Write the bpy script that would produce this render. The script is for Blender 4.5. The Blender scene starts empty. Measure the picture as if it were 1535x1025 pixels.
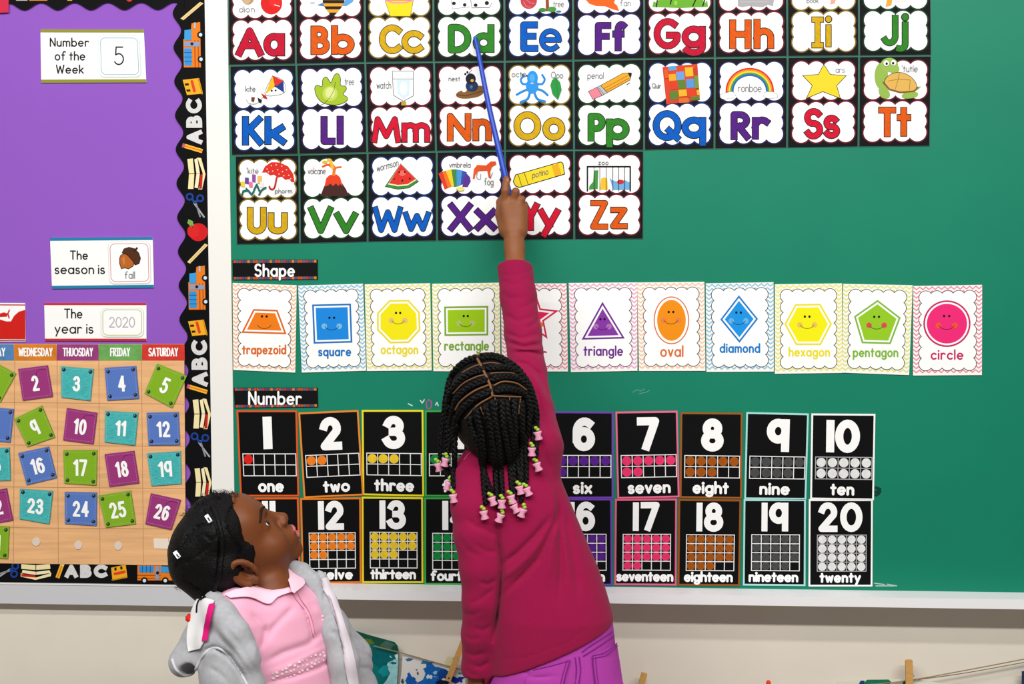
import bpy, math, random
import numpy as np
from mathutils import Vector, Matrix
random.seed(7)
sc = bpy.context.scene
COL = sc.collection
sin, cos, pi = math.sin, math.cos, math.pi

# ------------------------------------------------------------------ camera
F = 1700.0                       # focal length in pixels of the 1535 x 1025 frame
YAW, PITCH, DIST, ZC = 0.051, 0.056, 2.55, 1.23
fwd = Vector((-sin(YAW)*cos(PITCH), cos(YAW)*cos(PITCH), -sin(PITCH)))
rgt = fwd.cross(Vector((0, 0, 1))).normalized()
upv = rgt.cross(fwd)
EYE = Vector((0, 0, ZC)) - DIST*fwd
cam = bpy.data.cameras.new('camera'); co = bpy.data.objects.new('camera', cam); COL.objects.link(co)
cam.sensor_width = 36.0; cam.lens = F/1535*36.0; cam.clip_start = 0.05
M = Matrix((rgt, upv, -fwd)).transposed().to_4x4(); M.translation = EYE
co.matrix_world = M
sc.camera = co

# ------------------------------------------------------------------ light and exposure
sc.view_settings.view_transform = 'Standard'; sc.view_settings.look = 'None'
sc.view_settings.gamma = 1.0; sc.view_settings.use_curve_mapping = False
sc.view_settings.exposure = 0.14
w = bpy.data.worlds.new('world'); sc.world = w; w.use_nodes = True
bg = w.node_tree.nodes['Background']; bg.inputs[0].default_value = (0.97, 0.985, 1.0, 1); bg.inputs[1].default_value = 0.15
def tube_light(name, x, y, z, lx, ly, power, tilt=0.0):
    l = bpy.data.lights.new(name, 'AREA'); l.shape = 'RECTANGLE'; l.size = lx; l.size_y = ly; l.energy = power
    l.color = (1.0, 0.985, 0.95)
    o = bpy.data.objects.new(name, l); COL.objects.link(o); o.location = (x, y, z); o.rotation_euler = (tilt, 0, 0)
    return o
# two rows of ceiling fluorescents running along the board
tube_light('ceiling_lamp_near_wall', 0.1, -2.0, 3.25, 5.2, 0.12, 54, 0.45)
tube_light('ceiling_lamp_mid_room', 0.1, -3.05, 3.25, 5.2, 0.16, 130, 0.60)

# ------------------------------------------------------------------ pixel of the photo -> point of the vertical plane y = Y
def at(px, py, Y=0.0):
    d = fwd + rgt*((px-767.5)/F) - upv*((py-512.5)/F)
    t = (Y-EYE.y)/d.y
    return EYE + d*t
def proj(P):
    P = np.asarray(P, float) - np.array(EYE)
    z = P@np.array(fwd)
    return np.stack([767.5+F*(P@np.array(rgt))/z, 512.5-F*(P@np.array(upv))/z], -1)

# ------------------------------------------------------------------ materials
def s2l(c):
    c = c/255.0
    return c/12.92 if c <= 0.04045 else ((c+0.055)/1.055)**2.4
_m = {}
def mat(rgb, rough=0.55, spec=0.12, tex=None, amt=0.12, scale=40.0, bump=0.0, sheen=0.0, key=''):
    k = (tuple(rgb), rough, spec, tex, amt, scale, bump, sheen)
    if k in _m: return _m[k]
    m = bpy.data.materials.new('surface_%d' % len(_m)); m.use_nodes = True
    nt = m.node_tree; b = nt.nodes['Principled BSDF']
    lin = [s2l(c)*(0.93 if min(rgb) > 200 else 0.86) for c in rgb]
    b.inputs['Base Color'].default_value = (*lin, 1); b.inputs['Roughness'].default_value = rough
    b.inputs['Specular IOR Level'].default_value = spec
    if sheen: b.inputs['Sheen Weight'].default_value = sheen; b.inputs['Sheen Roughness'].default_value = 0.6
    if tex:
        tc = nt.nodes.new('ShaderNodeTexCoord'); src = tc.outputs['Object']
        mp = nt.nodes.new('ShaderNodeMapping'); nt.links.new(src, mp.inputs[0])
        if tex == 'noise':
            t = nt.nodes.new('ShaderNodeTexNoise'); t.inputs['Scale'].default_value = scale; t.inputs['Detail'].default_value = 6; out = t.outputs['Fac']
        elif tex == 'scribble':       # crayon hatching, slanting
            mp.vector_type = 'TEXTURE'; mp.inputs['Rotation'].default_value = (0, 0.9, 0); mp.inputs['Scale'].default_value = (1, 1, .16)
            t = nt.nodes.new('ShaderNodeTexNoise'); t.inputs['Scale'].default_value = scale; t.inputs['Detail'].default_value = 3; out = t.outputs['Fac']
        elif tex == 'weave':          # cloth: fine horizontal and vertical threads
            mp.inputs['Scale'].default_value = (1, 1, 6)
            t = nt.nodes.new('ShaderNodeTexNoise'); t.inputs['Scale'].default_value = scale; t.inputs['Detail'].default_value = 4; out = t.outputs['Fac']
        elif tex == 'wood':
            mp.inputs['Scale'].default_value = (1.2, 1, 14)
            t = nt.nodes.new('ShaderNodeTexNoise'); t.inputs['Scale'].default_value = scale; t.inputs['Detail'].default_value = 5; t.inputs['Distortion'].default_value = 0.6; out = t.outputs['Fac']
        nt.links.new(mp.outputs[0], t.inputs[0])
        r = nt.nodes.new('ShaderNodeMapRange'); nt.links.new(out, r.inputs[0])
        r.inputs[1].default_value = 0.3; r.inputs[2].default_value = 0.7; r.inputs[3].default_value = 1-amt; r.inputs[4].default_value = 1+amt
        mx = nt.nodes.new('ShaderNodeVectorMath'); mx.operation = 'SCALE'; mx.inputs[0].default_value = lin
        nt.links.new(r.outputs[0], mx.inputs['Scale']); nt.links.new(mx.outputs[0], b.inputs['Base Color'])
        if bump:
            bp = nt.nodes.new('ShaderNodeBump'); bp.inputs['Strength'].default_value = bump; bp.inputs['Distance'].default_value = 0.004
            nt.links.new(out, bp.inputs['Height']); nt.links.new(bp.outputs[0], b.inputs['Normal'])
    _m[k] = m
    return m
WHITE = mat((252, 252, 252)); BLACK = mat((20, 20, 22)); INK = mat((24, 22, 28)); PENCIL = mat((120, 118, 122))

# ------------------------------------------------------------------ objects
def tag(o, label=None, cat=None, group=None, kind=None):
    if label: o['label'] = label
    if cat: o['category'] = cat
    if group: o['group'] = group
    if kind: o['kind'] = kind
    return o
def thing(name, loc, label, cat, group=None):
    o = bpy.data.objects.new(name, None); COL.objects.link(o); o.location = loc
    o.empty_display_size = 0.05
    return tag(o, label, cat, group)
def origin(o):
    v = Vector((0, 0, 0))
    while o is not None: v += Vector(o.location); o = o.parent
    return v

class Part:
    """Collects polygons, solid prisms and tubes and links them as one mesh object."""
    def __init__(s): s.v = []; s.f = []; s.m = []; s.mats = []; s.n = 0; s.smooth = []
    def mi(s, m):
        if m not in s.mats: s.mats.append(m)
        return s.mats.index(m)
    def face(s, pts, m, smooth=False):
        b = len(s.v); s.v += [tuple(p) for p in pts]; s.f.append(tuple(range(b, b+len(pts)))); s.m.append(s.mi(m)); s.smooth.append(smooth)
    def grid(s, rows, m, close=False, smooth=True):
        b = len(s.v); nc = len(rows[0]); k = s.mi(m)
        for r in rows: s.v += [tuple(p) for p in r]
        for i in range(len(rows)-1):
            for j in range(nc if close else nc-1):
                j2 = (j+1) % nc
                s.f.append((b+i*nc+j, b+i*nc+j2, b+(i+1)*nc+j2, b+(i+1)*nc+j)); s.m.append(k); s.smooth.append(smooth)
    def mesh(s, verts, faces, m, smooth=True):
        b = len(s.v); s.v += [tuple(p) for p in verts]; k = s.mi(m)
        for f in faces: s.f.append(tuple(b+int(i) for i in f)); s.m.append(k); s.smooth.append(smooth)
    def tube(s, pts, rad, m, n=8, cap=True):
        pts = [Vector(p) for p in pts]; rows = []
        ref = Vector((0.31, 0.22, 0.92))
        for i, p in enumerate(pts):
            t = (pts[min(i+1, len(pts)-1)]-pts[max(i-1, 0)])
            if t.length < 1e-9: t = Vector((0, 0, 1))
            t.normalize()
            a = t.cross(ref)
            if a.length < 0.15: a = t.cross(Vector((1, 0, 0)))
            a.normalize(); b = t.cross(a)
            r = rad[i] if hasattr(rad, '__len__') else rad
            rows.append([p+(a*cos(2*pi*k/n)+b*sin(2*pi*k/n))*r for k in range(n)])
        s.grid(rows, m, close=True)
        if cap: s.face(rows[0], m); s.face(rows[-1][::-1], m)
    def box(s, x0, x1, y0, y1, z0, z1, m):
        c = [(x, y, z) for x in (x0, x1) for y in (y0, y1) for z in (z0, z1)]
        for f in ((0,1,3,2),(4,6,7,5),(0,4,5,1),(2,3,7,6),(0,2,6,4),(1,5,7,3)): s.face([c[i] for i in f], m)
    # ---- flat printing on a vertical plane, points in photo pixels
    def prism(s, pts, Yf, Yb, m, medge=None):
        a = [at(x, y, Yf) for x, y in pts]
        b = [Vector((p.x, Yb, p.z)) for p in a]
        s.face(a, m); s.face(b[::-1], medge or m)
        for i in range(len(a)):
            j = (i+1) % len(a); s.face([a[i], a[j], b[j], b[i]], medge or m)
    def flat(s, pts, Y, m, k=None):
        if k is None: s.n += 3; k = s.n
        Y -= 1.0e-6*(k % 96)                  # keeps overlapping print from lying in exactly one plane
        s.face([at(x, y, Y) for x, y in pts], m)
    def ell(s, cx, cy, rx, ry, Y, m, rot=0.0, n=24, k=None):
        c, q = cos(rot), sin(rot)
        s.flat([(cx+rx*cos(2*pi*i/n)*c-ry*sin(2*pi*i/n)*q, cy+rx*cos(2*pi*i/n)*q+ry*sin(2*pi*i/n)*c) for i in range(n)], Y, m, k)
    def stroke(s, pts, wd, Y, m, cap='round', closed=False):
        pts = [(float(x), float(y)) for x, y in pts]
        q = [pts[0]]
        for p in pts[1:]:
            if math.hypot(p[0]-q[-1][0], p[1]-q[-1][1]) > 1e-4: q.append(p)
        h = wd/2
        if len(q) == 1:
            s.ell(q[0][0], q[0][1], h, h, Y, m, n=14); return
        if closed and math.hypot(q[0][0]-q[-1][0], q[0][1]-q[-1][1]) < 1e-3: q.pop()
        def nrm(a, b):
            d = math.hypot(b[0]-a[0], b[1]-a[1]); return (-(b[1]-a[1])/d, (b[0]-a[0])/d)
        s.n += 3; k0 = s.n
        N = len(q); segs = N if closed else N-1
        ns = [nrm(q[i], q[(i+1) % N]) for i in range(segs)]
        for i in range(segs):
            a, b, n = list(q[i]), list(q[(i+1) % N]), ns[i]
            if not closed and cap == 'square':
                d = (n[1], -n[0])
                if i == 0: a = [a[0]-d[0]*h*.9, a[1]-d[1]*h*.9]
                if i == segs-1: b = [b[0]+d[0]*h*.9, b[1]+d[1]*h*.9]
            na, nb = n, n
            def mitre(n1, n2):
                x, y = n1[0]+n2[0], n1[1]+n2[1]; L = math.hypot(x, y)
                if L < 1e-6: return None
                x /= L; y /= L; c = x*n1[0]+y*n1[1]
                return (x/c, y/c) if c > 0.9 else None
            if i > 0 or closed:
                mm = mitre(ns[i-1], n)
                if mm: na = mm
            if i < segs-1 or closed:
                mm = mitre(n, ns[(i+1) % segs])
                if mm: nb = mm
                elif segs > 1: s.ell(q[(i+1) % N][0], q[(i+1) % N][1], h, h, Y, m, n=14, k=k0+2)
            s.flat([(a[0]-na[0]*h, a[1]-na[1]*h), (b[0]-nb[0]*h, b[1]-nb[1]*h), (b[0]+nb[0]*h, b[1]+nb[1]*h), (a[0]+na[0]*h, a[1]+na[1]*h)], Y, m, k0+i % 2)
        if cap == 'round' and not closed:
            for p in (q[0], q[-1]): s.ell(p[0], p[1], h, h, Y, m, n=14, k=k0+2)
    def build(s, name, parent=None, label=None):
        o0 = origin(parent) if parent else Vector((0, 0, 0))
        me = bpy.data.meshes.new(name)
        if s.v:
            V = np.array(s.v, float)-np.array(o0)
            me.from_pydata(V.tolist(), [], s.f)
            me.polygons.foreach_set('material_index', s.m); me.polygons.foreach_set('use_smooth', s.smooth)
        for m in s.mats: me.materials.append(m)
        me.update()
        o = bpy.data.objects.new(name, me); COL.objects.link(o)
        if parent: o.parent = parent
        if label: o['label'] = label
        return o

class Quad:
    """A card hanging on the board: four corners in photo pixels; (u, v) with v downwards -> pixel."""
    def __init__(s, tl, tr, br, bl): s.c = (tl, tr, br, bl)
    def __call__(s, u, v):
        tl, tr, br, bl = s.c
        return tuple(tl[k]*(1-u)*(1-v)+tr[k]*u*(1-v)+br[k]*u*v+bl[k]*(1-u)*v for k in (0, 1))
    def rect(s, u0, u1, v0, v1): return [s(u0, v0), s(u1, v0), s(u1, v1), s(u0, v1)]
    def centre(s, Y): return at(*s(.5, .5), Y)
def outline(pts, d):
    """Grow (d>0) or shrink a convex-ish polygon by d pixels."""
    n = len(pts); A = sum(pts[i][0]*pts[(i+1) % n][1]-pts[(i+1) % n][0]*pts[i][1] for i in range(n))
    sg = 1 if A > 0 else -1; out = []
    for i in range(n):
        a, b, c = pts[i-1], pts[i], pts[(i+1) % n]
        def nn(p, q):
            L = math.hypot(q[0]-p[0], q[1]-p[1]); return (sg*(q[1]-p[1])/L, -sg*(q[0]-p[0])/L)
        n1, n2 = nn(a, b), nn(b, c); x, y = n1[0]+n2[0], n1[1]+n2[1]; L = x*x+y*y
        k = 2*d/max(L, .5); out.append((b[0]+x*k, b[1]+y*k))
    return out

# ------------------------------------------------------------------ stroke lettering (centre lines; baseline 0, capital height 1)
def arc(cx, cy, rx, ry, a0, a1, n=None):
    n = n or max(4, int(abs(a1-a0)/15))
    return [(cx+rx*cos(math.radians(a0+(a1-a0)*i/n)), cy+ry*sin(math.radians(a0+(a1-a0)*i/n))) for i in range(n+1)]
R_ = lambda: arc(.3, .31, .3, .31, 0, 360)
G = {
 'A': [[(0,0),(.36,1),(.72,0)], [(.14,.34),(.58,.34)]],
 'B': [[(0,0),(0,1)], [(0,1),(.22,1)]+arc(.24,.76,.26,.24,90,-90)+[(0,.52)], [(0,.52),(.26,.52)]+arc(.28,.26,.3,.26,90,-90)+[(0,0)]],
 'C': [arc(.46,.5,.46,.5,48,312)],
 'D': [[(0,0),(0,1),(.18,1)]+arc(.2,.5,.46,.5,90,-90)+[(0,0)]],
 'E': [[(.48,1),(0,1),(0,0),(.5,0)], [(0,.52),(.42,.52)]],
 'F': [[(.5,1),(0,1),(0,0)], [(0,.52),(.42,.52)]],
 'G': [arc(.46,.5,.46,.5,50,330)+[(.88,.44),(.52,.44)]],
 'H': [[(0,0),(0,1)], [(.6,0),(.6,1)], [(0,.5),(.6,.5)]],
 'I': [[(.22,0),(.22,1)], [(0,1),(.44,1)], [(0,0),(.44,0)]],
 'J': [[(.5,1),(.5,.26)]+arc(.25,.26,.25,.26,0,-150)],
 'K': [[(0,0),(0,1)], [(.56,1),(.04,.45)], [(.16,.56),(.6,0)]],
 'L': [[(0,1),(0,0),(.46,0)]],
 'M': [[(0,0),(.12,1),(.44,.2),(.76,1),(.88,0)]],
 'N': [[(0,0),(0,1),(.62,0),(.62,1)]],
 'O': [arc(.48,.5,.48,.5,0,360)],
 'P': [[(0,0),(0,1),(.22,1)]+arc(.24,.72,.28,.28,90,-90)+[(0,.44)]],
 'Q': [arc(.48,.5,.48,.5,0,360), [(.56,.3),(.92,-.02)]],
 'R': [[(0,0),(0,1),(.22,1)]+arc(.24,.74,.28,.26,90,-90)+[(0,.48)], [(.2,.46),(.54,0)]],
 'S': [arc(.3,.75,.28,.25,35,250)+arc(.29,.26,.29,.26,75,-150)],
 'T': [[(0,1),(.68,1)], [(.34,1),(.34,0)]],
 'U': [[(0,1),(0,.3)]+arc(.3,.3,.3,.3,180,360)+[(.6,1)]],
 'V': [[(0,1),(.33,0),(.66,1)]],
 'W': [[(0,1),(.22,0),(.48,.85),(.74,0),(.96,1)]],
 'X': [[(0,1),(.6,0)], [(.6,1),(0,0)]],
 'Y': [[(0,1),(.3,.5),(.6,1)], [(.3,.5),(.3,0)]],
 'Z': [[(0,1),(.56,1),(0,0),(.58,0)]],
 'a': [R_(), [(.6,.62),(.6,0)]],
 'b': [[(0,1),(0,0)], R_()],
 'c': [arc(.3,.31,.3,.31,45,315)],
 'd': [R_(), [(.6,1),(.6,0)]],
 'e': [[(.01,.32),(.58,.32)], arc(.3,.31,.3,.31,4,312)],
 'f': [arc(.36,.8,.2,.2,50,180)+[(.16,0)], [(0,.6),(.36,.6)]],
 'g': [R_(), [(.6,.62),(.6,-.08)]+arc(.31,-.08,.29,.24,0,-150)],
 'h': [[(0,1),(0,0)], arc(.26,.36,.26,.26,175,0)+[(.52,0)]],
 'i': [[(0,.62),(0,0)], [(0,.9)]],
 'j': [[(.24,.62),(.24,-.1)]+arc(.04,-.1,.2,.2,0,-110), [(.24,.9)]],
 'k': [[(0,1),(0,0)], [(.44,.62),(.03,.26)], [(.14,.36),(.48,0)]],
 'l': [[(0,1),(0,0)]],
 'm': [[(0,.62),(0,0)], arc(.21,.41,.21,.21,175,0)+[(.42,0)], arc(.63,.41,.21,.21,175,0)+[(.84,0)]],
 'n': [[(0,.62),(0,0)], arc(.25,.37,.25,.25,175,0)+[(.5,0)]],
 'o': [R_()],
 'p': [[(0,.62),(0,-.32)], R_()],
 'q': [R_(), [(.6,.62),(.6,-.32)]],
 'r': [[(0,.62),(0,0)], arc(.24,.38,.24,.24,175,45)],
 's': [arc(.2,.46,.19,.16,35,250)+arc(.2,.16,.21,.16,75,-150)],
 't': [[(.17,.88),(.17,0)], [(0,.6),(.36,.6)]],
 'u': [[(0,.62),(0,.26)]+arc(.25,.26,.25,.26,180,360)+[(.5,.62)], [(.5,.62),(.5,0)]],
 'v': [[(0,.62),(.24,0),(.48,.62)]],
 'w': [[(0,.62),(.17,0),(.36,.55),(.55,0),(.72,.62)]],
 'x': [[(0,.62),(.46,0)], [(.46,.62),(0,0)]],
 'y': [[(0,.62),(.26,.04)], [(.52,.62),(.1,-.32)]],
 'z': [[(0,.62),(.44,.62),(0,0),(.46,0)]],
 '0': [arc(.31,.5,.31,.5,0,360)],
 '1': [[(0,1),(0,0)]],
 '2': [arc(.29,.71,.28,.29,165,-25)+[(0,0),(.6,0)]],
 '3': [arc(.27,.76,.25,.24,160,-70)+[(.22,.53)], [(.22,.53)]+arc(.27,.27,.3,.27,75,-160)],
 '4': [[(.44,0),(.44,1)], [(.44,1),(0,.3),(.6,.3)]],
 '5': [[(.52,1),(.1,1),(.07,.56)]+arc(.27,.31,.3,.31,125,-150)],
 '6': [arc(.34,.62,.34,.38,50,180)+[(0,.3)], arc(.31,.31,.31,.31,0,360)],
 '7': [[(0,1),(.56,1),(.2,0)]],
 '8': [arc(.3,.76,.24,.24,0,360), arc(.3,.27,.3,.27,0,360)],
 '9': [arc(.3,.67,.3,.33,0,360), [(.6,1),(.6,0)]],
 '|': [[(0,.8),(.14,1),(.14,0)]],                       # a one with a flag
 "'": [[(0,1),(0,.8)]],
}
def gbox(ch):
    P = [p for st in G[ch] for p in st]
    return min(p[0] for p in P), max(p[0] for p in P), min(p[1] for p in P), max(p[1] for p in P)
def glyph_fit(part, ch, F_, u0, u1, v0, v1, wd, Y, m, cap='square', strokes=None):
    """One glyph fitted into a box of the frame F_ (v downwards); wd in pixels."""
    a, b, c, d = gbox(ch)
    pu = math.hypot(F_(1, 0)[0]-F_(0, 0)[0], F_(1, 0)[1]-F_(0, 0)[1]); pv = math.hypot(F_(0, 1)[0]-F_(0, 0)[0], F_(0, 1)[1]-F_(0, 0)[1])
    iu, iv = wd/2/pu, wd/2/pv
    for st in G[ch]:
        q = []
        for x, y in st:
            u = (u0+u1)/2 if b-a < 1e-6 else u0+iu+(x-a)/(b-a)*(u1-u0-2*iu)
            v = v1-iv-(y-c)/(d-c)*(v1-v0-2*iv)
            q.append(F_(u, v))
        closed = len(q) > 4 and math.hypot(q[0][0]-q[-1][0], q[0][1]-q[-1][1]) < 1e-3
        if len(q) == 1: part.ell(q[0][0], q[0][1], wd*.6, wd*.6, Y, m)
        else: part.stroke(q, wd, Y, m, cap, closed)
IDENT = lambda u, v: (u, v)
def word_width(s, gap):
    return sum(0.32 if ch == ' ' else gbox(ch)[1]-gbox(ch)[0]+gap for ch in s)-gap
def write(part, s, F_, u0, u1, vb, vt, wd, Y, m, cap='round', gap=None):
    """A line of lettering between u0 and u1, baseline vb, capital height up to vt (v downwards)."""
    pv = math.hypot(F_(0, 1)[0]-F_(0, 0)[0], F_(0, 1)[1]-F_(0, 0)[1]); pu = math.hypot(F_(1, 0)[0]-F_(0, 0)[0], F_(1, 0)[1]-F_(0, 0)[1])
    H = vb-vt
    if gap is None: gap = .1+1.15*wd/(H*pv)
    iu = wd/2/pu
    k = (u1-u0-2*iu)/max(word_width(s, gap), 1e-6); x = u0+iu
    if word_width(s, gap) < .02: k = 0; x = (u0+u1)/2
    for ch in s:
        if ch == ' ': x += .32*k; continue
        a, b, _, _ = gbox(ch)
        for st in G[ch]:
            q = [F_(x+(px-a)*k, vb-py*H) for px, py in st]
            closed = len(q) > 4 and math.hypot(q[0][0]-q[-1][0], q[0][1]-q[-1][1]) < 1e-3
            if len(q) == 1: part.ell(q[0][0], q[0][1], wd*.58, wd*.58, Y, m, n=12)
            else: part.stroke(q, wd, Y, m, cap, closed)
        x += (b-a+gap)*k

def scallops(part, F_, u0, u1, v0, v1, nx, ny, Y, m, grow=0.0):
    """A cloud-edged label: overlapping round lobes along all four sides, filled."""
    pu = math.hypot(F_(1, 0)[0]-F_(0, 0)[0], F_(1, 0)[1]-F_(0, 0)[1]); pv = math.hypot(F_(0, 1)[0]-F_(0, 0)[0], F_(0, 1)[1]-F_(0, 0)[1])
    W, H = (u1-u0)*pu, (v1-v0)*pv
    r = .60*W/(nx+.2); ru, rv = r/pu, r/pv
    us = [u0+ru+(u1-u0-2*ru)*i/(nx-1) for i in range(nx)]; vs = [v0+rv+(v1-v0-2*rv)*j/(ny-1) for j in range(ny)]
    part.flat(F_.rect(u0+ru, u1-ru, v0+rv, v1-rv), Y, m)
    for i, u in enumerate(us):
        for j, v in enumerate(vs):
            if i in (0, nx-1) or j in (0, ny-1):
                c = F_(u, v); part.ell(c[0], c[1], r+grow, r+grow, Y, m, n=28)
BOARD = -0.014       # front of the green writing surface
PIN = -0.012         # front of the purple paper
# ------------------------------------------------------------------ the setting
def structure(name, part): return tag(part.build(name), kind='structure')
CREAM = mat((228, 220, 207), rough=.75, spec=.2, tex='noise', amt=.02, scale=9, bump=.25)
p = Part(); p.box(-2.6, 2.8, 0, .12, 0, 2.75, CREAM); structure('wall_back', p)
p = Part(); p.box(-2.6, 2.8, -4.2, .12, -.05, 0, mat((150, 142, 130), rough=.45, tex='noise', amt=.06, scale=14)); structure('floor', p)

RAIL = mat((240, 238, 233), rough=.4, spec=.4); TRAYM = mat((240, 239, 242), rough=.35, spec=.4); ALU = mat((206, 206, 211), rough=.38, spec=.5)
GREEN = mat((10, 130, 101), rough=.5, spec=.25, tex='noise', amt=.05, scale=3.0)
xA, xB = at(317, 440).x, at(350.3, 440).x               # the white rail between the two boards
zTop, xEnd, xStart = at(767, -150).z, at(1640, 400).x, at(-130, 400).x
zTray = at(1000, 880.5, BOARD).z
board = thing('chalkboard', (xB, 0, zTray), 'long green chalkboard covered with alphabet, shape and number cards', 'chalkboard')
p = Part(); p.box(xB-.004, xEnd, BOARD, -.002, zTray-.01, zTop, GREEN); p.build('writing_surface', board)
p = Part(); p.box(xA, xB, -.0175, 0, zTray-.036, zTop, RAIL); p.build('side_rail', board)
p = Part()
p.box(xA+.004, xEnd, -.070, -.001, zTray-.006, zTray, TRAYM); p.box(xA+.004, xEnd, -.076, -.069, zTray-.020, zTray+.0015, TRAYM)
p.box(xA+.004, xEnd, -.020, -.001, zTray-.03, zTray-.006, TRAYM)
p.build('chalk_tray', board)
# chalk and dirt left on the green surface
def smudge(pts, wd, col, name):
    p = Part()
    for k, q in enumerate(pts): p.stroke(q, wd, BOARD-.0002-.00005*k, mat(col, rough=.9, spec=.05))
    p.build(name, board)
smudge([[(948, 588), (955, 584), (960, 586), (966, 583)], [(958, 590), (968, 588), (974, 585)]], 1.2, (92, 160, 140), 'chalk_mark')
smudge([[(1313, 731), (1319, 733)], [(1312, 737), (1319, 737)], [(1313, 742), (1317, 740)]], 4.5, (22, 66, 56), 'dark_smudge')
smudge([[(1311, 874), (1326, 876)], [(1313, 878), (1340, 878)], [(1330, 875.5), (1344, 878)]], 1.6, (176, 200, 190), 'chalk_mark')
smudge([[(612, 605), (618, 608)], [(630, 600), (633, 604), (636, 599)], [(653, 607), (655, 603), (657, 608)]], 1.5, (214, 226, 222), 'chalk_mark')
smudge([[(640, 601), (643, 599), (646, 601), (647, 606), (646, 611), (643, 613), (640, 611), (639, 606), (640, 601)]], 1.5, (196, 74, 160), 'pink_loop')
smudge([[(1345, 428), (1352, 420)], [(1010, 417), (1000, 414)], [(1262, 422), (1270, 419)]], .9, (60, 140, 118), 'chalk_mark')

# ------------------------------------------------------------------ bulletin board
pin = thing('bulletin_board', (xA, 0, at(150, 890).z), 'bulletin board covered with purple paper in a grey metal frame', 'bulletin board')
p = Part(); p.box(xStart, xA, PIN, -.002, at(150, 880).z, zTop, mat((150, 92, 200), rough=.7, spec=.12, tex='noise', amt=.03, scale=2.5, bump=.15)); p.build('purple_paper', pin)
p = Part(); zr0, zr1 = at(150, 906.5, -.024).z, at(150, 876, -.024).z
p.box(xStart, xA, -.024, 0, zr0, zr1, ALU); p.box(xStart, xA, -.0255, -.022, zr1-.002, zr1+.0005, RAIL); p.build('bottom_rail', pin)

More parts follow.
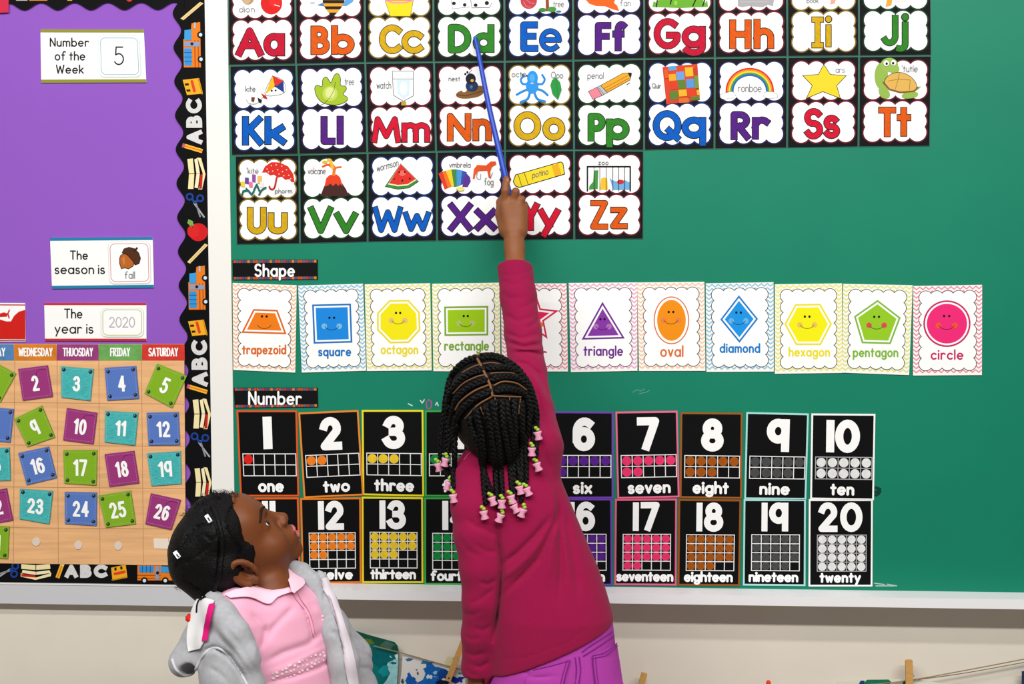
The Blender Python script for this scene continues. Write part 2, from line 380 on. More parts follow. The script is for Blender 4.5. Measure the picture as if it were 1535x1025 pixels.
# ------------------------------------------------------------------ scalloped trimmer strips with printed school things
TRIM = mat((15, 15, 18), rough=.6, spec=.06)
YT = PIN-.0035; YP = YT-.0003
O_ = (240, 128, 28); IV = mat((250, 234, 178)); GREYL = mat((216, 214, 214), tex='noise', amt=.12, scale=260)
def icon_frame(box, upright):
    x0, x1, y0, y1 = box
    if upright: return lambda u, v: (x0+u*(x1-x0), y0+v*(y1-y0))
    return lambda u, v: (x0+v*(x1-x0), y1-u*(y1-y0))
def draw_icon(kind, box, upright, parent, lean=.018):
    f0 = icon_frame(box, upright); yc = (box[2]+box[3])/2
    f = f0 if upright else (lambda u, v: (f0(u, v)[0]+(f0(u, v)[1]-yc)*lean, f0(u, v)[1]))
    p = Part(); k = [0]
    def Y(): k[0] += 1; return YP-.0001*k[0]
    def g(pts, m): p.flat([f(*q) for q in pts], Y(), m if not isinstance(m, tuple) else mat(m))
    def e(u, v, r, m): c = f(u, v); p.ell(c[0], c[1], r, r, Y(), m if not isinstance(m, tuple) else mat(m))
    def st(pts, wd, m): p.stroke([f(*q) for q in pts], wd, Y(), m if not isinstance(m, tuple) else mat(m))
    if kind == 'bus':
        g([(0, .05), (.62, .05), (.66, .42), (.97, .5), (1, .95), (0, .95)], O_)
        g([(0, .62), (.6, .62), (.6, .68), (0, .68)], (178, 82, 20)); g([(0, .8), (.6, .8), (.6, .85), (0, .85)], (178, 82, 20))
        g([(.04, .08), (.42, .08), (.42, .48), (.04, .48)], (52, 150, 220)); 
        for q in (.13, .23, .33): st([(q, .08), (q, .48)], .9, (26, 80, 140))
        g([(.46, .1), (.56, .1), (.56, .9), (.46, .9)], (140, 160, 196))
        g([(.6, .1), (.82, .12), (.84, .48), (.6, .48)], (60, 160, 226)); e(.52, .5, 2.4, (40, 20, 16))
        g([(.86, .62), (.99, .62), (.99, .72), (.86, .72)], (190, 190, 196))
        for q in (.18, .72):
            e(q, .96, 5.0, (14, 14, 16)); e(q, .96, 2.6, (206, 226, 244))
    elif kind == 'books':
        g([(.02, .05), (.48, .12), (.48, .40), (.02, .34)], IV); g([(.5, .12), (.95, .04), (.97, .34), (.5, .40)], IV)
        g([(0, .6), (.5, .86), (1, .58), (.98, .78), (.48, 1), (0, .8)], IV); g([(0, .64), (.46, .72), (.5, .86), (.04, .80)], (206, 34, 30))
        g([(.06, .4), (.5, .52), (.94, .42), (.98, .58), (.5, .7), (.04, .58)], (253, 240, 196)); st([(.5, .14), (.5, .4)], .7, (150, 130, 80)); st([(.5, .54), (.5, .7)], .7, (150, 130, 80))
    elif kind == 'scissors':
        st([(.02, .92), (.55, .42)], 2.4, (170, 172, 176)); st([(.04, .72), (.6, .5)], 2.4, (140, 142, 148))
        for u, v in ((.78, .22), (.72, .74)):
            c = f(u, v); p.stroke([(c[0]+4.6*cos(a*pi/8), c[1]+4.6*sin(a*pi/8)) for a in range(16)], 2.7, Y(), mat((26, 66, 150)), closed=True)
        st([(.56, .44), (.68, .36)], 3, (26, 66, 150)); st([(.56, .5), (.64, .62)], 3, (26, 66, 150))
    elif kind == 'apple':
        c = f(.45, .58); p.ell(c[0], c[1], 14, 13.5, Y(), mat((214, 28, 34)), n=30); c = f(.5, .42); p.ell(c[0]-3, c[1], 9, 10, Y(), mat((222, 36, 38)))
        g([(.72, .22), (.92, .0), (1.12, .06), (1.02, .3), (.8, .34)], (126, 176, 74)); st([(.7, .3), (.8, .22)], 1.4, (90, 60, 30))
    elif kind == 'ruler':
        g([(.0, .12), (.08, -.02), (1, .88), (.93, 1.04)], (248, 216, 150)); st([(.08, .1), (.96, .96)], .8, (196, 160, 96))
    elif kind == 'sharpener':
        g([(.06, .2), (.9, .0), (1.0, .82), (.14, 1.0)], (246, 178, 34)); st([(.28, .58), (.82, .46)], 4.2, (226, 70, 40)); 
        g([(.24, .2), (.36, .17), (.38, .36), (.26, .39)], (30, 26, 22)); g([(.58, .12), (.7, .1), (.72, .29), (.6, .32)], (30, 26, 22)); st([(.1, .96), (.96, .78)], 1.2, (200, 130, 20))
    elif kind == 'pencil':
        g([(.05, 0), (.75, -.02), (.95, .95), (.25, 1.0)][:0] or [(.30, .0), (.70, .05), (.62, .95), (.14, .9)], (246, 176, 40)); g([(.30, 0), (.70, .05), (.70, .18), (.27, .14)], (220, 90, 130)); st([(.5, .2), (.36, .9)], 1.2, (236, 110, 30))
    elif kind == 'letters':
        for ch, a, b in (('A', 0, .31), ('B', .36, .63), ('C', .68, 1.0)): glyph_fit(p, ch, f, a, b, 0, 1, 6.6, Y(), GREYL)
    if p.v: p.build({'letters': 'printed_letters'}.get(kind, 'printed_'+kind), parent)
def lx(y): return 264.5+.0215*y-6*cos(2*pi*(y-20)/51.0)
def rx_(y): return 309+.0195*y
right = thing('border_trim', at(290, 440, PIN), 'upright scalloped black border strip with printed buses, books and scissors', 'border trim', None)
p = Part(); ys = [-60+4*i for i in range(239)]; ys = [y for y in ys if y <= 875]
p.prism([(lx(y), y) for y in ys]+[(rx_(y), y) for y in ys[::-1]], YT, PIN-.0008, TRIM); p.build('scalloped_strip', right)
for kind, box in (('ruler', (271, 304, 3, 30)), ('bus', (273.5, 302, 33, 101)), ('sharpener', (274, 304, 117, 144)), ('letters', (279, 303, 148, 216)),
                  ('books', (280, 308, 236, 284)), ('scissors', (278, 308, 286, 326)), ('apple', (281, 309, 332, 361)), ('ruler', (281, 311, 365, 395)),
                  ('bus', (281, 309, 398, 464)), ('sharpener', (282, 311, 479, 505)), ('letters', (287, 311, 510, 579)), ('books', (288, 316, 597, 643)),
                  ('scissors', (285, 316, 645, 685)), ('books', (291, 317, 700, 745))):
    draw_icon(kind, box, False, right)
def slanted(part, a, b, wd, Y, body, tip, end):
    part.stroke([a, b], wd, Y, mat(body), cap='butt'); d = (b[0]-a[0], b[1]-a[1]); L = math.hypot(*d); d = (d[0]/L, d[1]/L)
    part.stroke([a, (a[0]+d[0]*4, a[1]+d[1]*4)], wd, Y-.00005, mat(end), cap='butt'); part.stroke([a, b], wd*.25, Y-.00004, mat(tip), cap='butt')
for y0 in (215.5, 576.5):
    p = Part(); x0 = 272+.02*y0; slanted(p, (x0-3, y0+2), (x0+27, y0+11), 6.2, YP-.0001, (250, 190, 50), (236, 110, 30), (206, 90, 130)); p.build('printed_pencil', right)
low = thing('border_trim', at(130, 860, PIN), 'scalloped black border strip under the calendar, printed with books and a bus', 'border trim')
p = Part(); xs = [-120+4*i for i in range(102)]
p.prism([(x, 836+.012*x+5*cos(2*pi*(x-20)/50)) for x in xs]+[(x, 873.5+.014*x) for x in xs[::-1]], YT-.0006, PIN-.0008-.003, TRIM)
YP = YT-.0009
p.build('scalloped_strip', low)
for kind, box in (('scissors', (-2, 30, 843, 866)), ('books', (31, 77, 844, 869)), ('letters', (97, 161, 846, 866)), ('sharpener', (165, 191, 846, 870)), ('bus', (206, 264, 846, 871))):
    draw_icon(kind, box, True, low)
p = Part(); slanted(p, (94, 844), (86, 866), 6, YP-.0001, (250, 190, 50), (236, 110, 30), (250, 220, 150)); p.build('printed_pencil', low)
top = thing('border_trim', at(130, 5, PIN), 'scalloped black border strip along the top of the purple paper', 'border trim')
p = Part(); xs = [-120+4*i for i in range(100)]
p.prism([(x, -50) for x in xs]+[(x, 8.8+5.5*cos(2*pi*(x-36)/50)-.012*(x-130)*.3) for x in xs[::-1]], YT-.0012, PIN-.0045, TRIM); p.build('scalloped_strip', top)
YP = YT-.0015
p = Part(); p.flat([(24, -18), (41, -18), (41, 1), (24, 1)], YP, mat((196, 190, 186))); p.flat([(44, -18), (71, -18), (71, 1), (44, 1)], YP, mat((232, 140, 50))); p.ell(194, -2, 4.5, 4.5, YP, mat((220, 50, 40))); p.flat([(101, -8), (108, -8), (108, 1), (101, 1)], YP, mat((240, 180, 50)))
p.build('printed_books', top)

# ------------------------------------------------------------------ cards on the purple paper
YC = PIN-.0026
def tr(s, ox, oy): return lambda x, y: (ox+x/s, oy+y/s)
def qd(T, *pts): return Quad(*[T(*q) for q in pts])
def rounded(F_, u0, u1, v0, v1, r, n=6):
    pu = math.hypot(F_(1, 0)[0]-F_(0, 0)[0], F_(1, 0)[1]-F_(0, 0)[1]); pv = math.hypot(F_(0, 1)[0]-F_(0, 0)[0], F_(0, 1)[1]-F_(0, 0)[1])
    out = []
    for cx, cy, a in ((u1, v1, 0), (u0, v1, 90), (u0, v0, 180), (u1, v0, 270)):
        cu = cx-(r/pu if cx == u1 else -r/pu); cv = cy-(r/pv if cy == v1 else -r/pv)
        for i in range(n+1):
            t = math.radians(a+90*i/n); out.append(F_(cu+r/pu*cos(t), cv+r/pv*sin(t)))
    return out
def poster(name, label, F_, band, cell, line, cat='card'):
    t = thing(name, F_.centre(PIN), label, cat)
    p = Part(); p.prism(F_.rect(0, 1, 0, 1), YC, PIN-.0006, mat((250, 249, 248))); p.build('card_sheet', t)
    p = Part(); p.flat(F_.rect(0, 1, 0, .06), YC-.0002, mat(band)); p.flat(F_.rect(0, 1, .94, 1), YC-.0002, mat(band)); p.build('colour_band', t)
    u0, u1, v0, v1 = cell
    p = Part(); p.prism(rounded(F_, u0, u1, v0, v1, 8), YC-.0012, YC, mat((250, 250, 250)), mat((190, 196, 196)))
    p.stroke(rounded(F_, u0+.004, u1-.004, v0+.008, v1-.008, 8), .7, YC-.00125, mat((206, 212, 210)), closed=True)
    p.stroke(rounded(F_, u0+.022, u1-.022, v0+.05, v1-.05, 7), 1.1, YC-.0013, mat(line), closed=True); p.build('answer_card', t)
    return t
def tw(part, s, T, F_, x0, x1, yb, yt, wd, Y, m): write(part, s, lambda u, v: T(u, v), x0, x1, yb, yt, wd, Y, m)
class Px:
    def __init__(s, T): s.T = T
    def __call__(s, u, v): return s.T(u, v)
T = tr(4.456, 0, 0); F_ = qd(T, (270, 195), (960, 197), (977, 550), (275, 553))
t = poster('number_card', 'white olive-banded card reading Number of the Week with a 5', F_, (150, 148, 52), (.555, .955, .11, .9), (150, 190, 204))
p = Part()
for s, a, b, yb, yt in (('Number', 332, 595, 308, 255), ('of the', 365, 570, 400, 345), ('Week', 373, 560, 488, 435)): tw(p, s, T, F_, a, b, yb, yt, 1.9, YC-.0004, INK)
p.build('lettering', t); p = Part(); tw(p, '5', T, F_, 762, 828, 430, 314, 1.9, YC-.0018, INK); p.build('answer_lettering', t)
T = tr(4.271, 0, 320); F_ = qd(T, (320, 155), (977, 150), (985, 475), (333, 482))
t = poster('season_card', 'white blue-banded card reading The season is fall with an acorn', F_, (38, 130, 172), (.56, .975, .08, .92), (226, 150, 150))
p = Part(); tw(p, 'The', T, F_, 447, 563, 292, 240, 1.9, YC-.0004, INK); tw(p, 'season is', T, F_, 350, 672, 384, 328, 1.9, YC-.0004, INK); p.build('lettering', t)
p = Part(); tw(p, 'fall', T, F_, 798, 864, 415, 372, 1.1, YC-.0018, PENCIL); p.build('answer_lettering', t)
p = Part(); y0 = YC-.0018
def TP(pts): return [T(*q) for q in pts]
BODY = [(768, 285), (775, 268), (800, 258), (850, 285), (862, 300), (850, 335), (822, 352), (800, 345), (778, 350), (768, 320)]
p.flat(outline(TP(BODY), 1), y0, mat((40, 22, 14))); p.flat(TP(BODY), y0-.0001, mat((190, 104, 40))); p.flat(TP([(780, 285), (798, 275), (800, 320), (790, 330)]), y0-.00015, mat((212, 130, 62)))
CAP = [(785, 250), (795, 228), (825, 218), (858, 226), (885, 252), (897, 285), (888, 318), (866, 326), (850, 300), (815, 262)]
p.flat(outline(TP(CAP), 1), y0-.0002, mat((34, 18, 12))); p.flat(TP(CAP), y0-.0003, mat((84, 46, 28))); p.stroke(TP([(862, 238), (876, 222)]), 3, y0-.0003, mat((60, 34, 22))); p.build('acorn_picture', t)
F_ = qd(T, (283, 572), (937, 572), (937, 815), (288, 815))
t = poster('year_card', 'white red-banded card reading The year is 2020', F_, (206, 52, 56), (.55, .975, .13, .9), (196, 198, 120))
p = Part(); tw(p, 'The', T, F_, 410, 528, 668, 612, 1.9, YC-.0004, INK); tw(p, 'year is', T, F_, 349, 598, 765, 706, 1.9, YC-.0004, INK); p.build('lettering', t)
p = Part(); tw(p, '2020', T, F_, 698, 864, 726, 664, 1.3, YC-.0018, mat((184, 184, 186))); p.build('answer_lettering', t)
# the red card cut by the left edge of the photo
F_ = qd(T, (-330, 570), (160, 573), (164, 818), (-326, 822)); t = thing('picture_card', F_.centre(PIN), 'red and white picture card left of the year card', 'card')
p = Part(); p.prism(F_.rect(0, 1, 0, 1), YC, PIN-.0006, mat((250, 249, 248))); p.build('card_sheet', t)
p = Part(); RED = mat((214, 34, 28)); p.flat(F_.rect(0, 1, .035, .065), YC-.0002, mat((200, 60, 60))); p.flat(F_.rect(0, 1, .955, .985), YC-.0002, mat((150, 44, 44)))
p.flat(TP([(162, 616), (120, 628), (90, 655), (70, 690), (40, 690), (0, 678), (-325, 678), (-325, 804), (163, 804)]), YC-.0003, RED)
p.flat(TP([(-60, 650), (0, 640), (25, 632), (48, 640), (45, 660), (0, 662), (-60, 662)]), YC-.0004, RED); p.stroke(TP([(60, 618), (50, 640), (58, 668)]), 2, YC-.0004, RED); p.build('red_picture', t)
T = tr(4.456, 0, 0)
t = thing('paper_piece', at(2, 5, PIN), 'small crimson paper corner in the top left of the board', 'paper')
p = Part(); p.prism([(-30, -26), (13, -26), (12.8, 18.5), (-30, 21)], YT-.0018, YT-.0013, mat((214, 44, 78))); p.build('paper_sheet', t)

# ------------------------------------------------------------------ the calendar
WOODP = mat((240, 186, 132), rough=.55, spec=.2, tex='wood', amt=.12, scale=5.5)
chart = thing('calendar_chart', at(130, 847, PIN), 'wood-patterned monthly calendar chart with coloured weekday headings', 'calendar')
YK = YT-.0022
p = Part(); F_ = Quad((-170, 515), (276, 515.5), (278.5, 847.5), (-170, 842)); p.prism(F_.rect(0, 1, 0, 1), YK, PIN-.0045, WOODP); p.build('chart_sheet', chart)
LINE = mat((196, 138, 92))
p = Part()
for a, b in ((22, 20), (85.5, 87.5), (148, 150), (212, 215)): p.stroke([(a, 540), (b, 845)], .7, YK-.0003, LINE, 'butt')
for ya, yb in ((602.5, 604.5), (666, 668), (729, 731), (790, 792)): p.stroke([(-168, ya-1), (277.5, yb+1)], .7, YK-.0003, LINE, 'butt')
p.build('ruled_lines', chart)
for s, x0, x1, col, a, b in (('TUESDAY', -42, 20.5, (84, 134, 190), -33, 8), ('WEDNESDAY', 21, 84.3, (220, 130, 40), 27.5, 79), ('THUOSDAY', 85, 147.5, (158, 66, 128), 94, 139.5),
                             ('FRIDAY', 148, 212.5, (112, 172, 92), 165, 195), ('SATURDAY', 213, 276.5, (216, 60, 50), 222.5, 267)):
    q = Quad((x0, 515.8), (x1, 516), (x1+.6, 540.3), (x0, 540.3)); p = Part(); p.flat(q.rect(0, 1, 0, 1), YK-.0004, mat(col, tex='noise', amt=.14, scale=60)); h = p.build('day_heading', chart)
    p = Part(); write(p, s, IDENT, a, b, 533.2, 522, 1.9, YK-.0008, WHITE, cap='square'); p.build('lettering', h)
VEL = mat((232, 214, 200), rough=.9)
for x, y in ((54, 812), (117, 817), (177, 818)):
    p = Part(); p.prism([(x+6*cos(a*pi/10), y+6.2*sin(a*pi/10)) for a in range(20)], YK-.0016, YK, VEL); p.build('hook_dot', chart)
p = Part(); p.prism([(230, 807), (257, 808), (257, 823), (231, 822)], YK-.0012, YK, mat((238, 222, 210), rough=.8)); p.build('tape_strip', chart)
DEN = {'purple': (160, 56, 126), 'teal': (72, 184, 184), 'blue': (90, 124, 200), 'green': (134, 182, 36)}
DENM = {k: mat(v, rough=.7, spec=.15, tex='weave', amt=.20 if k == 'teal' else .14, scale=120 if k == 'teal' else 330) for k, v in DEN.items()}
DARK = {k: mat(tuple(int(c*.62) for c in v)) for k, v in DEN.items()}; LITE = {k: mat(tuple(int(c*.6+255*.4) for c in v)) for k, v in DEN.items()}
T3 = tr(4.515, 0, 540)
DATES = [
 ('1', 'green', ((-82, -11), (108, 90), (2, 284), (-188, 180)), ''), ('2', 'purple', ((122, 58), (322, 33), (357, 245), (153, 272)), ''),
 ('3', 'teal', ((412, 40), (633, 58), (612, 273), (415, 250)), ''), ('4', 'blue', ((708, 50), (920, 38), (940, 258), (725, 272)), ''),
 ('5', 'green', ((1062, 22), (1265, 105), (1165, 322), (978, 222)), ''), ('8', 'blue', ((-122, 312), (93, 330), (70, 555), (-146, 537)), ''),
 ('9', 'green', ((95, 395), (283, 305), (372, 520), (185, 585)), ''), ('10', 'purple', ((452, 322), (658, 355), (632, 567), (427, 540)), ''),
 ('11', 'teal', ((712, 342), (935, 355), (915, 575), (708, 553)), ''), ('12', 'blue', ((992, 355), (1208, 350), (1218, 572), (1005, 575)), ''),
 ('15', 'teal', ((-150, 600), (63, 590), (72, 812), (-145, 818)), ''), ('16', 'blue', ((123, 627), (330, 583), (383, 795), (180, 843)), ''),
 ('17', 'green', ((428, 607), (658, 607), (652, 845), (435, 832)), ''), ('18', 'purple', ((707, 635), (908, 612), (942, 830), (740, 855)), ''),
 ('19', 'teal', ((995, 630), (1222, 615), (1228, 835), (1025, 850)), ''), ('22', 'purple', ((-165, 905), (45, 865), (88, 1082), (-122, 1120)), ''),
 ('23', 'teal', ((135, 870), (358, 885), (333, 1108), (132, 1072)), ''), ('24', 'blue', ((438, 890), (655, 895), (653, 1119), (440, 1106)), ''),
 ('25', 'green', ((665, 915), (885, 882), (919, 1107), (716, 1131)), ''), ('26', 'purple', ((1020, 900), (1225, 945), (1160, 1147), (983, 1107)), ''),
 ('29', 'green', ((-165, 1115), (63, 1126), (53, 1342), (-170, 1330)), '')]
for i, (num, col, c, _) in enumerate(DATES):
    F_ = qd(T3, *c); part_seen = num in ('1', '8', '15', '22', '29')
    lab = '%s denim-print calendar square with white number %s' % (col, num)
    if part_seen: lab = '%s denim-print calendar square cut by the left edge, %s' % (col, {'1': 'highest of them', '8': 'below the top green one', '15': 'turquoise, third down', '22': 'fourth down', '29': 'lowest of them'}[num])
    t = thing('calendar_square', F_.centre(YK), lab, 'calendar card', 'date squares on the calendar')
    y1 = YK-.0028
    p = Part(); p.prism(F_.rect(0, 1, 0, 1), y1, YK-.0006, DENM[col], DARK[col]); p.build('denim_square', t)
    p = Part()
    for a, b in (((.05, .06), (.95, .06)), ((.95, .06), (.95, .94)), ((.95, .94), (.05, .94)), ((.05, .94), (.05, .06))):
        for k in range(11):
            s, e = (k+.15)/11, (k+.75)/11
            p.stroke([F_(a[0]+(b[0]-a[0])*s, a[1]+(b[1]-a[1])*s), F_(a[0]+(b[0]-a[0])*e, a[1]+(b[1]-a[1])*e)], .55, y1-.0002, LITE[col], 'butt')
    p.build('stitching', t)
    p = Part(); SN = mat((34, 40, 58)) if col in ('teal', 'blue') else mat((50, 70, 26))
    for u, v in {'purple': (), 'teal': ((.09, .1), (.91, .1)), 'blue': ((.1, .12), (.9, .1), (.1, .88), (.9, .88)), 'green': ((.1, .12), (.9, .1), (.1, .9), (.9, .9))}[col]:
        q = F_(u, v)
        if not -6 < q[0]: continue
        sn = Part(); sn.prism([(q[0]+2.7*cos(a*pi/8), q[1]+2.7*sin(a*pi/8)) for a in range(16)], y1-.0009, y1, SN); sn.ell(q[0]-.6, q[1]-.8, 1.0, 1.0, y1-.0010, mat((120, 130, 140))); sn.build('snap_stud', t)
    if col == 'purple': p.stroke([F_(.92, .12), F_(.8, .1), F_(.66, .12), F_(.58, .2), F_(.57, .28)], .7, y1-.0003, mat((110, 30, 84)))
    if p.v: p.build('loose_thread', t)
    p = Part(); n = len(num); wdt = .24
    for k, ch in enumerate(num):
        ch2 = '|' if ch == '1' else ch; ww = .15 if ch == '1' else wdt; tot = sum(.15 if c_ == '1' else wdt for c_ in num)+.03*(n-1)
        x0 = .5-tot/2+sum((.15 if c_ == '1' else wdt)+.03 for c_ in num[:k]); glyph_fit(p, ch2, F_, x0, x0+ww, .27, .76, 4.0, y1-.0005, WHITE, cap='square')
    p.build('number', t)
# ------------------------------------------------------------------ alphabet cards
GOLD = (226, 180, 28); PC = {'r': (212, 28, 60), 'o': (238, 98, 26), 'y': GOLD, 'g': (54, 142, 44), 'b': (14, 100, 208), 'p': (92, 38, 142), 'd': (226, 28, 58)}
OC = {'r': (112, 24, 44), 'o': (112, 24, 44), 'y': (132, 108, 34), 'g': (22, 66, 34), 'b': (22, 48, 112), 'p': (44, 30, 92), 'd': (112, 24, 44)}
LM = {k: mat(tuple(int(c*.94) for c in v), rough=.6, spec=.06, tex='scribble', amt=.17, scale=110) for k, v in PC.items()}
T1, T2, T3c, T4, T5 = tr(4.456, 340, 0), tr(4.456, 640, 0), tr(3.337, 960, 0), tr(4.797, 340, 220), tr(4.515, 640, 220)
FILM = mat((72, 112, 100), rough=.3, spec=.3); CARDB = mat((24, 24, 26), rough=.6, spec=.06)
YA = BOARD-.0022
xs1 = [342.7, 443.7, 547.6, 650.5, 757, 860, 966.5, 1072, 1181, 1288.5, 1397]
r1b = [97.5, 96, 93.5, 92.3, 91.5, 90, 87.5, 86, 84.5, 83.5, 82.5]
xs2t = [344.5, 444.5, 548, 651, 757, 860, 966.5, 1072.3, 1181.3, 1288.5, 1397]; xs2b = [347, 448, 551, 654, 757.5, 861, 966, 1071.5, 1180.5, 1287.5, 1395]
r2b = [232.5, 231, 228.5, 226.5, 225.2, 224.2, 225, 223, 221.5, 220, 219]
xs3t = [352.5, 449, 551.5, 655, 757.5, 861, 965.8]; xs3b = [354.5, 450, 551.5, 655.5, 757.5, 861.3, 965.3]
r3b = [366.5, 365, 362.5, 361, 359.8, 358.8, 358.2]
def cell(i):
    if i < 10: a, row = i, 1; return Quad((xs1[a]-.8, r1b[a]-133), (xs1[a+1]-1.8, r1b[a+1]-133), (xs1[a+1]-.8, r1b[a+1]), (xs1[a], r1b[a]))
    if i < 20: a = i-10; return Quad((xs2t[a], r1b[a]+1.2), (xs2t[a+1]-1, r1b[a+1]+1.2), (xs2b[a+1]-1, r2b[a+1]), (xs2b[a], r2b[a]))
    a = i-20; return Quad((xs3t[a], r2b[a]+1.2), (xs3t[a+1]-1, r2b[a+1]+1.2), (xs3b[a+1]-1, r3b[a+1]), (xs3b[a], r3b[a]))
LET = {  # letter: (transform, colour, cap box, small box, stroke)
 'A': (T1, 'r', (58, 248, 182, 380), (242, 390, 218, 378), 11.5), 'B': (T1, 'o', (558, 690, 170, 368), (695, 855, 165, 368), 11), 'C': (T1, 'y', (1015, 1172, 162, 362), (1165, 1315, 200, 360), 10.5),
 'D': (T2, 'g', (138, 298, 158, 358), (305, 452, 158, 355), 11), 'E': (T2, 'b', (622, 748, 142, 348), (748, 902, 188, 348), 11), 'F': (T2, 'p', (1120, 1235, 146, 345), (1235, 1338, 140, 345), 11),
 'G': (T3c, 'r', (65, 203, 90, 248), (205, 328, 127, 282), 11), 'H': (T3c, 'o', (443, 557, 95, 248), (565, 670, 92, 247), 11), 'I': (T3c, 'y', (853, 920, 82, 242), (922, 960, 80, 238), 9.5), 'J': (T3c, 'g', (1205, 1292, 72, 232), (1275, 1342, 68, 262), 10.5),
 'K': (T1, 'b', (100, 247, 772, 975), (250, 400, 772, 970), 11), 'L': (T1, 'p', (625, 730, 772, 968), (732, 782, 770, 968), 11), 'M': (T1, 'd', (965, 1165, 775, 958), (1165, 1360, 815, 955), 9.5),
 'N': (T2, 'o', (132, 298, 752, 948), (303, 435, 790, 945), 10.5), 'O': (T2, 'y', (577, 765, 742, 940), (770, 925, 782, 940), 11), 'P': (T2, 'g', (1072, 1195, 752, 948), (1195, 1355, 788, 990), 11),
 'Q': (T3c, 'b', (60, 207, 550, 708), (205, 330, 582, 734), 11), 'R': (T3c, 'p', (450, 552, 555, 703), (557, 650, 582, 700), 11), 'S': (T3c, 'd', (818, 915, 540, 698), (915, 1000, 573, 695), 10.5), 'T': (T3c, 'o', (1187, 1282, 533, 688), (1280, 1357, 533, 685), 10.5),
 'U': (T4, 'y', (143, 288, 428, 632), (293, 440, 468, 630), 10.5), 'V': (T4, 'g', (583, 768, 424, 628), (770, 945, 465, 628), 10.5), 'W': (T4, 'b', (1048, 1268, 425, 620), (1265, 1470, 462, 612), 9),
 'X': (T5, 'p', (142, 312, 375, 575), (320, 475, 415, 570), 10.5), 'Y': (T5, 'd', (640, 764, 375, 572), (750, 905, 415, 615), 10.5), 'Z': (T5, 'o', (1103, 1230, 360, 562), (1238, 1362, 405, 558), 9.5)}
